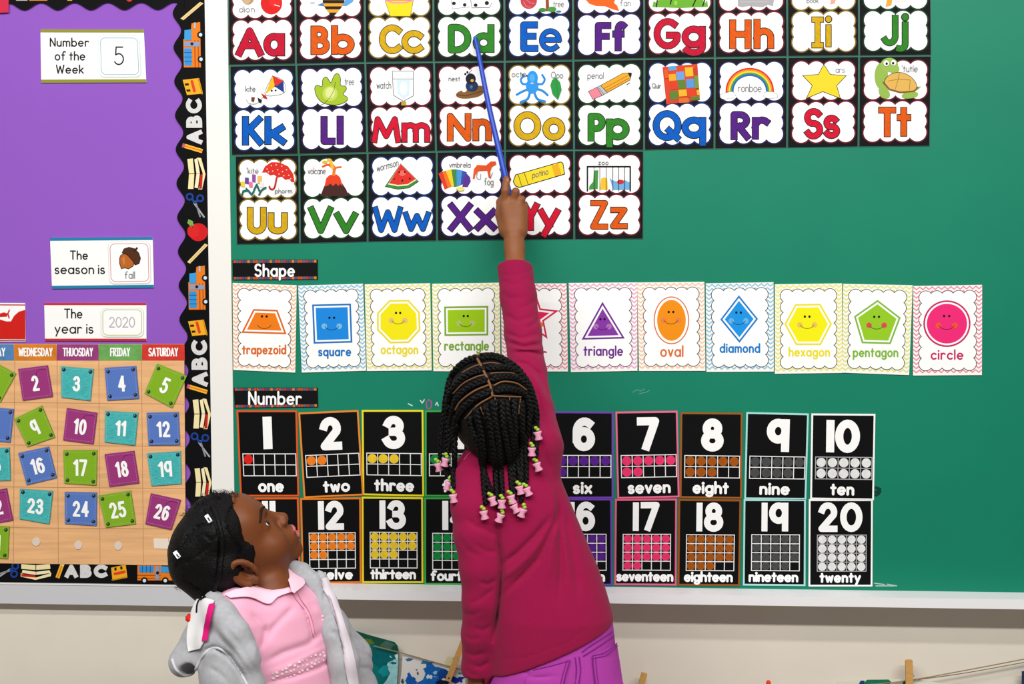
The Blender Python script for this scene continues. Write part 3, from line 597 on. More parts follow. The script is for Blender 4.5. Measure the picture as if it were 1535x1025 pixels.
# pictures: lists of drawing steps in the coordinates of the transform
K = (26, 22, 24)
def star5(cx, cy, r0, r1, rot=0): return [(cx+(r0 if k % 2 == 0 else r1)*sin(k*pi/5+rot), cy-(r0 if k % 2 == 0 else r1)*cos(k*pi/5+rot)) for k in range(10)]
PIX = {
 'A': [('e', 140, -30, 46, 62, (186, 150, 110)), ('e', 132, -20, 30, 50, (206, 176, 140)), ('e', 298, 20, 72, 76, (222, 28, 28)), ('e', 320, 0, 40, 50, (232, 40, 36)), ('s', [(318, 32), (352, 42)], 1.2, (252, 220, 214)), ('w', 'dion', 80, 186, 80, 42)],
 'B': [('g', [(600, 35), (660, 10), (670, 45)], (60, 130, 200)), ('g', [(770, 40), (800, -20), (860, -30), (842, 12), (800, 40)], (96, 166, 226)), ('g', [(640, -40), (790, -40), (782, 20), (745, 75), (708, 112), (672, 75), (640, 20)], (240, 164, 36)), ('g', [(640, 0), (786, 0), (782, 22), (642, 22)], K), ('g', [(650, 42), (770, 42), (757, 62), (662, 62)], K), ('g', [(680, 84), (736, 84), (708, 114)], K), ('e', 572, 18, 18, 6, (200, 204, 210))],
 'C': [('e', 1150, -30, 112, 44, (236, 120, 160)), ('g', [(1058, 5), (1245, 5), (1226, 108), (1092, 108)], (250, 222, 30)), ('s', [(1058, 5), (1092, 108), (1226, 108), (1245, 5)], .8, (150, 120, 20)), ('s', [(1060, 2), (1110, 18), (1190, 18), (1243, 2)], 2, (240, 150, 170))],
 'D': [('g', [(150, -60), (270, -60), (290, 48), (170, 60)], (250, 250, 250)), ('s', [(160, 0), (172, 58), (288, 46)], .7, (150, 150, 150)), ('g', [(290, -60), (420, -60), (430, 40), (300, 52)], (250, 250, 250)), ('s', [(292, 0), (300, 52), (418, 50), (432, 20)], .8, (110, 110, 110)), ('e', 180, 22, 13, 11, K), ('e', 252, 32, 12, 11, K), ('e', 325, 34, 13, 11, K), ('e', 400, 20, 14, 13, K)],
 'E': [('e', 680, 5, 55, 55, (196, 64, 76)), ('s', [(645, 10), (660, 40), (690, 50)], 1.2, (222, 120, 130)), ('s', [(660, -6), (690, 20), (718, 24)], 1.2, (222, 120, 130)), ('g', [(792, -30), (812, -30), (818, 75), (795, 75)], (150, 70, 36)), ('e', 772, 66, 26, 14, (60, 140, 60)), ('e', 835, 62, 30, 18, (70, 150, 66)), ('e', 880, 76, 18, 7, (60, 120, 150)), ('w', 'tree', 843, 915, 45, 5)],
 'F': [('g', [(1062, 0), (1085, 25), (1130, 40), (1190, 42), (1240, 62), (1285, 74), (1270, 36), (1250, 20), (1262, -20), (1100, -30)], (238, 100, 24)), ('w', 'fan', 1290, 1362, 40, 0)],
 'G': [('g', [(60, 35), (66, 5), (80, 14), (110, -30), (300, -30), (322, 16), (334, 0), (338, 34), (200, 40)], (108, 176, 48)), ('s', [(80, 34), (84, 2)], 1.8, K), ('s', [(150, 20), (156, -8)], 1.8, K), ('s', [(262, 30), (280, -8)], 1.8, K), ('s', [(312, 30), (322, 0)], 1.8, K), ('e', 176, 15, 9, 12, (150, 206, 70))],
 'H': [('g', [(488, 30), (486, -20), (670, -20), (664, 32), (640, 24), (610, 36), (540, 30), (510, 36)], (176, 172, 178)), ('s', [(500, 10), (640, 8)], 1, (196, 194, 198))],
 'I': [('g', [(948, 22), (955, -10), (980, -10), (972, 18)], (236, 170, 150)), ('e', 926, 4, 20, 12, (226, 228, 240)), ('w', 'book', 832, 892, 14, -10)],
 'J': [('g', [(1226, 36), (1236, -20), (1262, -20), (1256, 26)], (236, 168, 60)), ('e', 1300, 2, 30, 8, (240, 226, 222))],
 'K': [('g', [(305, 505), (378, 540), (322, 580)], (222, 50, 40)), ('g', [(305, 505), (322, 580), (255, 632)], (246, 190, 40)), ('g', [(378, 540), (382, 620), (322, 580)], (28, 60, 140)), ('g', [(322, 580), (380, 618), (255, 632)], (252, 252, 252)), ('s', [(305, 505), (378, 540), (382, 620), (255, 632), (305, 505)], .5, K), ('e', 300, 606, 7, 7, K), ('e', 326, 604, 7, 6, K), ('e', 322, 575, 5, 5, K), ('g', [(228, 622), (262, 640), (272, 662), (246, 655)], (200, 40, 36)), ('g', [(205, 650), (234, 668), (230, 690), (212, 682)], K), ('g', [(164, 648), (188, 650), (180, 682), (164, 676)], (120, 50, 30)), ('s', [(250, 640), (200, 690), (150, 690), (130, 665)], .5, K), ('w', 'kite', 124, 192, 612, 572)],
 'L': [('O', [(640, 690), (600, 650), (583, 590), (600, 563), (640, 585), (637, 530), (662, 508), (680, 530), (696, 560), (715, 500), (742, 486), (762, 520), (755, 575), (795, 572), (802, 600), (768, 630), (812, 650), (800, 680), (740, 703), (690, 700)], (166, 196, 44), .9), ('e', 690, 625, 50, 50, (196, 216, 90)), ('e', 690, 620, 32, 36, (222, 232, 150)), ('s', [(725, 548), (715, 605), (690, 650), (645, 695), (612, 705)], .6, (60, 80, 30)), ('w', 'tree', 786, 852, 566, 520)],
 'M': [('g', [(1106, 475), (1245, 475), (1245, 525), (1106, 525)], (252, 252, 252)), ('s', [(1106, 475), (1245, 475), (1245, 640), (1180, 676), (1112, 635), (1106, 475)], .8, (60, 60, 66)), ('g', [(1135, 528), (1222, 528), (1218, 630), (1182, 664), (1140, 622)], (206, 226, 246)), ('e', 1180, 590, 26, 46, (230, 240, 252)), ('s', [(1108, 526), (1244, 526)], .6, (100, 100, 106)), ('g', [(1168, 676), (1196, 676), (1200, 704), (1164, 704)], (190, 160, 50)), ('w', 'watch', 1000, 1098, 590, 545)],
 'N': [('G', [(192, 622), (240, 598), (330, 570), (385, 575), (385, 620), (340, 650), (250, 662), (196, 650)], (134, 92, 46)), ('s', [(200, 632), (260, 640), (380, 606)], 1.4, (96, 60, 30)), ('e', 248, 590, 20, 26, (246, 240, 232)), ('e', 300, 575, 42, 38, (30, 50, 90)), ('e', 292, 526, 34, 36, (24, 28, 44)), ('s', [(280, 490), (300, 465)], .7, K), ('e', 270, 482, 7, 9, K), ('e', 256, 494, 7, 8, K), ('e', 302, 538, 11, 10, (238, 170, 60)), ('e', 296, 580, 10, 12, (70, 110, 170)), ('w', 'nest', 144, 222, 540, 508)],
 'O': [('s', [(680, 560), (640, 560), (628, 530), (650, 505)], 3.2, (34, 138, 222)), ('s', [(735, 560), (770, 560), (786, 530), (770, 500)], 3.2, (34, 138, 222)), ('s', [(690, 590), (640, 610), (600, 632)], 3.4, (34, 138, 222)), ('s', [(720, 590), (770, 605), (806, 635)], 3.4, (34, 138, 222)), ('s', [(690, 610), (672, 660), (626, 682)], 3.6, (34, 138, 222)), ('s', [(715, 610), (738, 660), (788, 678)], 3.6, (34, 138, 222)), ('e', 703, 575, 42, 50, (44, 150, 232)), ('e', 705, 520, 36, 48, (44, 150, 232)), ('e', 703, 520, 18, 26, (76, 172, 240)), ('e', 702, 556, 12, 6, (190, 196, 226)), ('e', 668, 505, 5, 5, K), ('e', 640, 500, 6, 8, K), ('g', [(860, 515), (890, 550), (900, 600), (876, 668), (840, 630), (824, 570), (835, 535)], (42, 150, 66)), ('s', [(862, 530), (870, 600), (874, 655)], .5, (30, 110, 50)), ('w', 'octo', 566, 664, 512, 476), ('w', 'Ooo', 828, 910, 520, 480)],
 'P': [('o', [(1078, 610), (1135, 582), (1170, 638), (1108, 664)], (238, 132, 150), .7), ('o', [(1135, 582), (1160, 570), (1205, 618), (1170, 638)], (190, 190, 194), .7), ('o', [(1160, 570), (1310, 488), (1358, 486), (1366, 500), (1355, 535), (1205, 618)], (238, 170, 44), .8), ('s', [(1180, 592), (1340, 505)], .7, (150, 96, 20)), ('s', [(1194, 606), (1350, 522)], .7, (150, 96, 20)), ('g', [(1340, 484), (1370, 486), (1358, 520)], K), ('s', [(1335, 566), (1355, 552)], 1, K), ('s', [(1150, 588), (1180, 628)], .7, (120, 120, 126)), ('w', 'penol', 1072, 1180, 524, 482)],
 'Q': [('g', [(110, 335), (285, 320), (298, 500), (130, 522)], (218, 70, 40))]+[('g', [(x, y), (x+w_, y-3), (x+w_+4, y+h_), (x+4, y+h_+3)], c) for x, y, w_, h_, c in ((138, 332, 40, 18, (90, 160, 220)), (178, 360, 40, 38, (110, 160, 220)), (222, 338, 42, 42, (240, 186, 40)), (140, 372, 36, 30, (236, 170, 40)), (184, 402, 40, 40, (92, 130, 50)), (228, 396, 40, 42, (90, 150, 220)), (262, 340, 22, 40, (200, 60, 40)), (150, 410, 34, 36, (226, 60, 36)), (146, 455, 40, 40, (92, 130, 50)), (190, 450, 40, 30, (236, 180, 40)), (232, 446, 44, 36, (220, 66, 36)), (140, 498, 40, 18, (200, 70, 50)), (190, 492, 50, 20, (226, 110, 40)), (250, 484, 44, 14, (92, 130, 50)), (118, 350, 18, 40, (230, 90, 40)), (280, 452, 14, 22, (240, 180, 40)), (268, 380, 20, 60, (120, 150, 60)))]+[('w', 'Quir', 58, 104, 440, 416)],
 'R': [('s', [(430+8*i, 466)]+[(547+(117-8*i)*cos(math.radians(a)), 455-(112-8*i)*sin(math.radians(a))) for a in range(180, -1, -8)]+[(664-8*i, 466)], 2.6, c) for i, c in enumerate(((222, 48, 36), (240, 140, 40), (246, 216, 50), (70, 160, 70), (40, 100, 190)))]+[('e', 437, 478, 36, 14, (250, 250, 250)), ('e', 420, 480, 22, 16, (250, 250, 250)), ('e', 455, 474, 20, 16, (250, 250, 250)), ('s', [(402, 484), (404, 470), (424, 464), (440, 456), (468, 462), (478, 480)], .5, (130, 130, 136)), ('e', 652, 476, 36, 16, (250, 250, 250)), ('e', 636, 472, 20, 14, (250, 250, 250)), ('s', [(616, 480), (622, 462), (646, 458), (668, 460), (688, 474), (684, 490)], .5, (130, 130, 136)), ('w', 'ronboe', 488, 606, 458, 420)],
 'S': [('o', [(918, 322), (950, 372), (1030, 378), (982, 428), (1000, 492), (912, 458), (830, 492), (860, 428), (812, 378), (890, 372)], (246, 216, 46), .9), ('w', 'ars', 976, 1022, 362, 334)],
 'T': [('e', 1205, 380, 34, 66, (150, 186, 80)), ('e', 1245, 325, 44, 36, (156, 190, 86)), ('e', 1270, 345, 26, 24, (156, 190, 86)), ('G', [(1188, 440), (1215, 420), (1250, 460), (1246, 495), (1200, 490)], (150, 186, 80)), ('G', [(1305, 465), (1390, 455), (1388, 488), (1310, 496)], (150, 186, 80)), ('g', [(1370, 440), (1404, 430), (1396, 442), (1380, 452)], (150, 186, 80)), ('O', [(1215, 410), (1240, 375), (1290, 358), (1340, 372), (1375, 405), (1385, 435), (1370, 456), (1300, 462), (1240, 448)], (226, 180, 90), .8), ('s', [(1216, 412), (1245, 446), (1300, 462), (1370, 456), (1388, 436)], 2.2, (130, 90, 36)), ('s', [(1240, 405), (1290, 396), (1350, 400)], .7, (160, 116, 50)), ('s', [(1290, 396), (1275, 445)], .7, (160, 116, 50)), ('s', [(1350, 400), (1345, 450)], .7, (160, 116, 50)), ('s', [(1290, 396), (1296, 362)], .7, (160, 116, 50)), ('e', 1230, 316, 14, 14, (250, 250, 250)), ('e', 1266, 314, 13, 14, (250, 250, 250)), ('e', 1232, 318, 6, 7, K), ('e', 1264, 316, 6, 7, K), ('w', "'tutle", 1308, 1388, 358, 326)],
 'U': [('g', [(252, 185), (275, 140), (320, 110), (380, 112), (440, 140), (478, 195), (488, 255), (465, 255), (450, 232), (420, 238), (395, 215), (365, 222), (340, 200), (312, 206), (285, 185)], (222, 46, 36))]+[('e', x, y, 5, 5, (252, 200, 190)) for x, y in ((290, 160), (320, 135), (355, 130), (395, 138), (330, 175), (365, 165), (400, 178), (430, 165), (445, 205), (410, 208), (375, 195), (460, 230), (300, 180))]+[('s', [(358, 222), (345, 285), (330, 305), (312, 300), (306, 285)], 2.6, (196, 36, 32)), ('g', [(98, 250), (130, 248), (128, 290), (104, 285)], (236, 214, 70)), ('g', [(130, 220), (158, 222), (158, 268), (130, 262)], (110, 74, 160)), ('g', [(182, 198), (208, 200), (206, 255), (182, 250)], (150, 80, 170)), ('g', [(220, 208), (252, 210), (250, 268), (222, 262)], (236, 190, 110)), ('g', [(158, 250), (186, 255), (184, 292), (160, 288)], (236, 120, 170)), ('g', [(238, 250), (268, 252), (258, 292), (240, 286)], (250, 230, 220)), ('s', [(110, 345), (118, 318), (150, 312), (180, 345), (192, 322), (200, 300), (215, 270), (240, 330)], 2.8, (22, 110, 104)), ('s', [(140, 300), (170, 330)], 2.6, (22, 110, 104)), ('s', [(232, 345), (250, 312), (280, 292)], 2.8, (22, 110, 104)), ('w', "'kite", 142, 228, 190, 150), ('w', 'phorm', 345, 470, 332, 300)],
 'V': [('g', [(672, 355), (695, 295), (710, 262), (830, 262), (858, 305), (878, 355)], (72, 38, 34)), ('g', [(702, 285), (715, 225), (740, 202), (790, 198), (815, 220), (834, 285), (815, 268), (800, 282), (785, 262), (765, 282), (745, 265), (725, 280)], (232, 66, 34)), ('s', [(768, 200), (772, 150), (745, 120)], 4.5, (240, 130, 40)), ('s', [(772, 165), (742, 135), (720, 130), (690, 142)], 3, (236, 90, 36)), ('s', [(760, 150), (745, 100), (730, 95)], 4.5, (246, 190, 50)), ('s', [(772, 170), (785, 150), (820, 145)], 2.6, (236, 110, 40)), ('e', 705, 110, 20, 12, (220, 190, 50)), ('w', 'volcane', 582, 712, 195, 150)],
 'W': [('o', [(1250, 122), (1380, 250), (1310, 296), (1230, 306), (1138, 286)], (58, 140, 60), .6), ('g', [(1250, 125), (1365, 238), (1300, 278), (1230, 284), (1158, 270)], (232, 240, 190)), ('g', [(1250, 126), (1358, 232), (1300, 268), (1230, 274), (1166, 262)], (226, 50, 42)), ('e', 1262, 190, 24, 20, (238, 110, 100)), ('e', 1240, 182, 6, 8, K), ('e', 1280, 180, 6, 8, K), ('e', 1204, 232, 5, 6, K), ('e', 1262, 242, 6, 8, K), ('e', 1316, 228, 6, 7, K), ('w', 'wormson', 1078, 1235, 178, 130, -.28)],
 'X': [('g', [(78, 180), (105, 168), (142, 280), (120, 290)], (226, 60, 36)), ('g', [(105, 168), (128, 160), (170, 268), (142, 280)], (236, 120, 36)), ('g', [(128, 162), (165, 152), (188, 270), (166, 268)], (246, 204, 46)), ('g', [(165, 152), (200, 152), (205, 268), (184, 272)], (62, 140, 64)), ('g', [(200, 152), (240, 160), (222, 265), (202, 268)], (74, 150, 220)), ('g', [(240, 160), (270, 172), (248, 250), (225, 260)], (54, 80, 170)), ('g', [(268, 180), (292, 205), (296, 235), (275, 272), (240, 270), (248, 220)], (94, 50, 150)), ('e', 226, 285, 30, 14, (240, 226, 120)), ('s', [(200, 290), (220, 300), (250, 296)], .6, (120, 110, 60)), ('g', [(310, 215), (318, 150), (340, 122), (400, 126), (430, 100), (464, 98), (470, 118), (440, 136), (428, 170), (432, 210), (418, 210), (408, 160), (350, 164), (328, 190), (322, 218)], (234, 86, 34)), ('s', [(340, 180), (338, 210), (356, 222)], .8, (110, 110, 114)), ('s', [(364, 185), (362, 222)], .8, (110, 110, 114)), ('s', [(444, 175), (428, 215)], .8, (110, 110, 114)), ('w', 'vmbrela', 150, 296, 138, 104), ('w', 'fog', 388, 450, 258, 212)],
 'Y': [('o', [(584, 235), (600, 190), (905, 102), (920, 110), (932, 185), (625, 275), (600, 265)], (246, 220, 40), 1.2), ('s', [(618, 190), (640, 262)], .8, K), ('s', [(660, 180), (684, 250)], .8, K), ('s', [(850, 122), (874, 198)], .8, (200, 150, 20)), ('s', [(884, 112), (908, 190)], .8, (200, 150, 20)), ('g', [(845, 128), (888, 114), (905, 190), (868, 200)], (238, 176, 36)), ('w', 'potino', 712, 822, 212, 172, -.26)],
 'Z': [('g', [(1095, 290), (1100, 265), (1125, 235), (1130, 160), (1160, 158), (1156, 285)], (70, 150, 70)), ('g', [(1172, 290), (1178, 215), (1200, 205), (1220, 215), (1225, 290)], (242, 196, 50)), ('g', [(1234, 205), (1252, 225), (1290, 235), (1340, 225), (1370, 240), (1372, 290), (1262, 292)], (112, 176, 226)), ('e', 1310, 238, 24, 16, (206, 50, 50)), ('s', [(1086, 298), (1086, 134), (1376, 134), (1376, 298)], 2.2, K)]+[('s', [(x, 136), (x, 298)], .8, K) for x in (1132, 1170, 1214, 1258, 1298, 1338)]+[('w', 'zoo', 1160, 1230, 120, 92)],
}
SUBJ = dict(A='an apple', B='a bee', C='a cupcake', D='two dice', E='a tree', F='an orange animal', G='green grass', H='a grey animal', I='a pale picture', J='a small orange picture', K='a kite', L='a green leaf', M='a water tank', N='a bird on its nest', O='a blue octopus', P='a pencil', Q='a patchwork quilt', R='a rainbow', S='a yellow star', T='a turtle', U='a red umbrella', V='a volcano', W='a watermelon slice', X='a xylophone and fox', Y='a yellow crayon', Z='zoo animals behind bars')
def curve2(q):
    Q = [(2*q[0][0]-q[1][0], 2*q[0][1]-q[1][1])]+list(q)+[(2*q[-1][0]-q[-2][0], 2*q[-1][1]-q[-2][1])]; out = []
    for i in range(len(q)-1):
        a, b, c, d = Q[i:i+4]
        for k in range(6):
            t = k/6; out.append(tuple(.5*(2*b[m]+(c[m]-a[m])*t+(2*a[m]-5*b[m]+4*c[m]-d[m])*t*t+(3*b[m]-a[m]-3*c[m]+d[m])*t**3) for m in (0, 1)))
    return out+[q[-1]]
def soft(q):
    for _ in range(2): q = [p_ for a, b in zip(q, q[1:]+q[:1]) for p_ in ((.75*a[0]+.25*b[0], .75*a[1]+.25*b[1]), (.25*a[0]+.75*b[0], .25*a[1]+.75*b[1]))]
    return q
WORD = {'r': 'crimson', 'o': 'orange', 'y': 'gold', 'g': 'green', 'b': 'blue', 'p': 'purple', 'd': 'red'}
for i, ch in enumerate('ABCDEFGHIJKLMNOPQRSTUVWXYZ'):
    Fq = cell(i); Tq, c, cb, sb, wd = LET[ch]
    t = thing('alphabet_card', Fq.centre(BOARD), 'black alphabet card with %s letters %s%s below %s' % (WORD[c], ch, ch.lower(), SUBJ[ch]), 'alphabet card', 'alphabet cards on the green board')
    p = Part(); p.prism(Fq.rect(0, 1, 0, 1), YA+.0010, BOARD-.0004, FILM); p.build('laminate_film', t)
    p = Part(); p.prism(outline(Fq.rect(0, 1, 0, 1), -1.0), YA, YA+.0010, CARDB); p.build('black_card', t)
    for nm, v0, v1 in (('picture_panel', .05, .475), ('letter_panel', .50, .945)):
        p = Part(); om = mat(OC[c]); scallops(p, Fq, .065, .945, v0, v1, 4, 3, YA-.0002, om, 2.0); scallops(p, Fq, .065, .945, v0, v1, 4, 3, YA-.0004, WHITE, 0); p.build(nm, t)
    for nm, g_, bx in (('capital_letter', ch, cb), ('small_letter', ch.lower(), sb)):
        p = Part(); g2 = 'U' if g_ == 'u' else g_; wd_ = wd*(.8 if g_ == 'e' else 1); w2 = wd_-2.3; kk = 1 if Tq not in () else 1
        fr = (lambda u, v, T_=Tq: T_(u, v))
        s_ = {T1: 4.456, T2: 4.456, T3c: 3.337, T4: 4.797, T5: 4.515}[Tq]; ins = 1.15*s_
        yy = YA-.0006 if nm == 'capital_letter' else YA-.0011
        glyph_fit(p, g2, fr, bx[0], bx[1], bx[2], bx[3], wd_, yy, mat((30, 24, 26)))
        glyph_fit(p, g2, fr, bx[0]+ins, bx[1]-ins, bx[2]+ins, bx[3]-ins, w2, yy-.0003, LM[c]); p.build(nm, t)
    p = Part(); pw = Part(); y = YA-.0007
    for op in PIX[ch]:
        y -= .0001
        if op[0] == 'e': q = Tq(op[1], op[2]); k = Tq(1, 0)[0]-Tq(0, 0)[0]; p.ell(q[0], q[1], op[3]*k, op[4]*k, y, mat(op[5]))
        elif op[0] == 'g': p.flat([Tq(*q) for q in op[1]], y, mat(op[2]))
        elif op[0] == 'o':
            q = [Tq(*a) for a in op[1]]; p.flat(q, y, mat(op[2])); p.stroke(q, op[3], y-.00005, mat(K), closed=True)
        elif op[0] in 'OG':
            q = [Tq(*a) for a in soft(op[1])]; p.flat(q, y, mat(op[2]))
            if op[0] == 'O': p.stroke(q, op[3], y-.00005, mat(K), closed=True)
        elif op[0] == 's': p.stroke([Tq(*q) for q in (curve2(op[1]) if ch in 'OUVXK' and len(op[1]) in (3, 4, 5) else op[1])], op[2], y, mat(op[3]), cap='round')
        elif op[0] == 'w':
            sl = op[6] if len(op) > 6 else 0
            write(pw, op[1], (lambda u, v, T_=Tq, s=sl, x0=op[2]: T_(u, v+s*(u-x0))), op[2], op[3], op[4], op[5], .85, y-.0001, mat((112, 110, 116)))
    p.build('picture', t)
    if pw.v: pw.build('handwriting', t)

# ------------------------------------------------------------------ headings
for s, c, a, b, yb, yt in (('Shape', ((348.5, 389.5), (476, 389), (476.2, 418.8), (349, 419.5)), 381.5, 442, 413.5, 396.5), ('Number', ((350.5, 581), (476, 581), (476.8, 610), (352, 611.5)), 372, 452.5, 605.5, 587.5)):
    q = Quad(*c); t = thing('heading_strip', q.centre(BOARD), 'black heading strip with rainbow edges reading %s' % s, 'sign', 'heading strips on the green board')
    p = Part(); p.prism(q.rect(0, 1, 0, 1), YA, BOARD-.0004, mat((22, 22, 24), spec=.06)); p.build('strip_card', t)
    cs = ((204, 82, 44), (70, 92, 124), (226, 130, 40), (98, 78, 110), (190, 60, 60), (80, 110, 130))
    for v0, v1 in ((.02, .15), (.85, .98)):
        p = Part()
        for k in range(30): p.flat(q.rect(.01+k*.98/30, .01+(k+.9)*.98/30, v0, v1), YA-.0002, mat(cs[(k*5+k//4) % 6]))
        p.build('rainbow_edge', t)
    p = Part(); write(p, s, IDENT, a, b, yb, yt, 3.0, YA-.0004, WHITE); p.build('lettering', t)

# ------------------------------------------------------------------ shape cards
S1, S2, S3, S4 = tr(4.272, 340, 380), tr(4.659, 640, 400), tr(4.797, 950, 400), tr(4.658, 1240, 400)
def ring(cx, cy, rx, ry, n=48): return [(cx+rx*cos(2*pi*k/n), cy+ry*sin(2*pi*k/n)) for k in range(n)]
def ngon(cx, cy, r, n, rot, sx=1, sy=1): return [(cx+r*sx*cos(rot+2*pi*k/n), cy+r*sy*sin(rot+2*pi*k/n)) for k in range(n)]
SHAPES = [  # word, transform, corners, chevron, edge colour, fill, outer outline, (face centre, face scale), cheeks, word box (x0, x1, base, top)
 ('trapezoid', S1, ((37, 188), (447, 203), (438, 762), (42, 745)), (250, 190, 150), (226, 108, 34), (246, 128, 20), [(170, 355), (325, 360), (383, 517), (93, 508)], (240, 402, 1), (236, 130, 40), (97, 381, 641, 587)),
 ('square', S1, ((457, 205), (872, 193), (892, 750), (480, 762)), (140, 200, 236), (24, 116, 196), (28, 140, 230), [(546, 326), (795, 320), (804, 570), (556, 577)], (672, 411, 1), (120, 190, 236), (585, 797, 653, 600)),
 ('octagon', S1, ((883, 197), (1302, 190), (1312, 748), (897, 752)), (236, 232, 140), (240, 222, 50), (248, 236, 20), [(1040, 298), (1165, 296), (1236, 375), (1240, 490), (1165, 573), (1045, 575), (962, 490), (962, 380)], (1097, 380, .9), (236, 196, 110), (985, 1226, 640, 585)),
 ('rectangle', S2, ((36, 118), (510, 110), (512, 730), (45, 728)), (226, 228, 130), (124, 172, 50), (160, 206, 24), [(120, 277), (428, 272), (428, 478), (123, 482)], (271, 343, .95), (186, 196, 120), (120, 434, 580, 518)),
 ('star', S2, ((515, 115), (975, 115), (985, 730), (524, 730)), (250, 150, 176), (220, 40, 84), (232, 36, 92), star5(745, 350, 182, 78, .06), (745, 350, 1), (240, 120, 60), (660, 838, 622, 575)),
 ('triangle', S2, ((990, 112), (1468, 108), (1470, 725), (1005, 735)), (240, 170, 220), (116, 46, 150), (136, 56, 170), [(1226, 243), (1382, 500), (1080, 508)], (1226, 365, .95), (176, 116, 186), (1092, 1370, 616, 553)),
 ('oval', S3, ((25, 112), (508, 107), (515, 747), (38, 748)), (250, 200, 170), (226, 112, 50), (246, 148, 20), ring(271, 384, 128, 172), (268, 324, 1.1), (240, 130, 70), (190, 358, 642, 568)),
 ('diamond', S3, ((518, 118), (1005, 110), (1007, 752), (523, 755)), (140, 200, 240), (26, 128, 206), (28, 152, 236), [(756, 203), (894, 374), (760, 546), (622, 378)], (754, 328, 1.1), (106, 180, 236), (617, 910, 613, 553)),
 ('hexagon', S3, ((1015, 125), (1498, 118), (1500, 762), (1015, 768)), (240, 236, 130), (244, 228, 40), (250, 244, 20), [(1160, 268), (1342, 264), (1425, 410), (1345, 562), (1166, 562), (1083, 412)], (1247, 357, 1.1), (240, 200, 90), (1113, 1412, 640, 580)),
 ('pentagon', S4, ((112, 118), (597, 128), (572, 755), (105, 738)), (226, 230, 130), (130, 188, 60), (152, 206, 40), [(352, 230), (513, 354), (443, 539), (242, 533), (187, 345)], (345, 348, 1.1), (222, 80, 80), (178, 497, 625, 566)),
 ('circle', S4, ((602, 133), (1082, 125), (1080, 755), (600, 758)), (244, 140, 176), (206, 40, 100), (244, 44, 124), ring(836, 396, 165, 163), (834, 343, 1.2), (240, 90, 40), (722, 952, 643, 580))]
for s, Tq, c, chev, edge, fill, poly, face, cheek, wb in SHAPES:
    q = qd(Tq, *c); k = Tq(1, 0)[0]-Tq(0, 0)[0]
    cn = {'trapezoid': 'orange', 'square': 'blue', 'octagon': 'yellow', 'rectangle': 'lime green', 'star': 'pink', 'triangle': 'purple', 'oval': 'orange', 'diamond': 'blue', 'hexagon': 'yellow', 'pentagon': 'green', 'circle': 'pink'}[s]
    t = thing('shape_card', q.centre(BOARD), 'zigzag-edged white shape card with a smiling %s %s' % (cn, s), 'shape card', 'shape cards in a row on the green board')
    p = Part(); p.prism(q.rect(0, 1, 0, 1), YA, BOARD-.0004, mat((248, 246, 240))); p.build('card_sheet', t)
    p = Part(); cm = mat(chev)
    for r in range(21):
        v = (r+.6)/21.6; row = [(a/22, v+(.015 if a % 2 else -.015)) for a in range(23)]
        p.stroke([q(*x) for x in row], 2.0 if s in ('octagon', 'hexagon') else 1.75, YA-.0002, cm, 'butt')
    p.build('zigzag_border', t)
    p = Part(); scallops(p, q, .085, .915, .06, .945, 5, 7, YA-.0004, mat((40, 38, 44)), 1.0); scallops(p, q, .085, .915, .06, .945, 5, 7, YA-.0006, WHITE, 0); p.build('scalloped_panel', t)
    p = Part(); P_ = [Tq(*x) for x in poly]; 
    big = s in ('circle', 'oval')
    p.flat(P_, YA-.0008, mat(edge)); p.flat(outline(P_, -1.7 if s == 'oval' else -2.6), YA-.00085, WHITE); p.flat(outline(P_, -5.2), YA-.0009, mat(fill)); p.build('printed_shape', t)
    p = Part(); fx, fy, fs = face; fs = fs*15
    for sx in (-1, 1): a = Tq(fx+sx*fs, fy); p.ell(a[0], a[1], 1.75, 1.9, YA-.00105, mat((20, 16, 24)), n=14); a = Tq(fx+sx*fs*3.2, fy+fs*3.6); p.ell(a[0], a[1], 4.2, 4.2, YA-.00100, mat(cheek), n=18)
    p.stroke([Tq(fx+fs*3.1*cos(math.radians(a)), fy+fs*2.9+fs*2.3*sin(math.radians(a))) for a in range(20, 161, 14)], .85, YA-.0011, mat(tuple(int(c_*.45) for c_ in fill))); p.build('smiling_face', t)
    p = Part(); write(p, s, (lambda u, v, T_=Tq: T_(u, v)), wb[0], wb[1], wb[2], wb[3], 2.5, YA-.0008, mat(edge)); p.build('lettering', t)

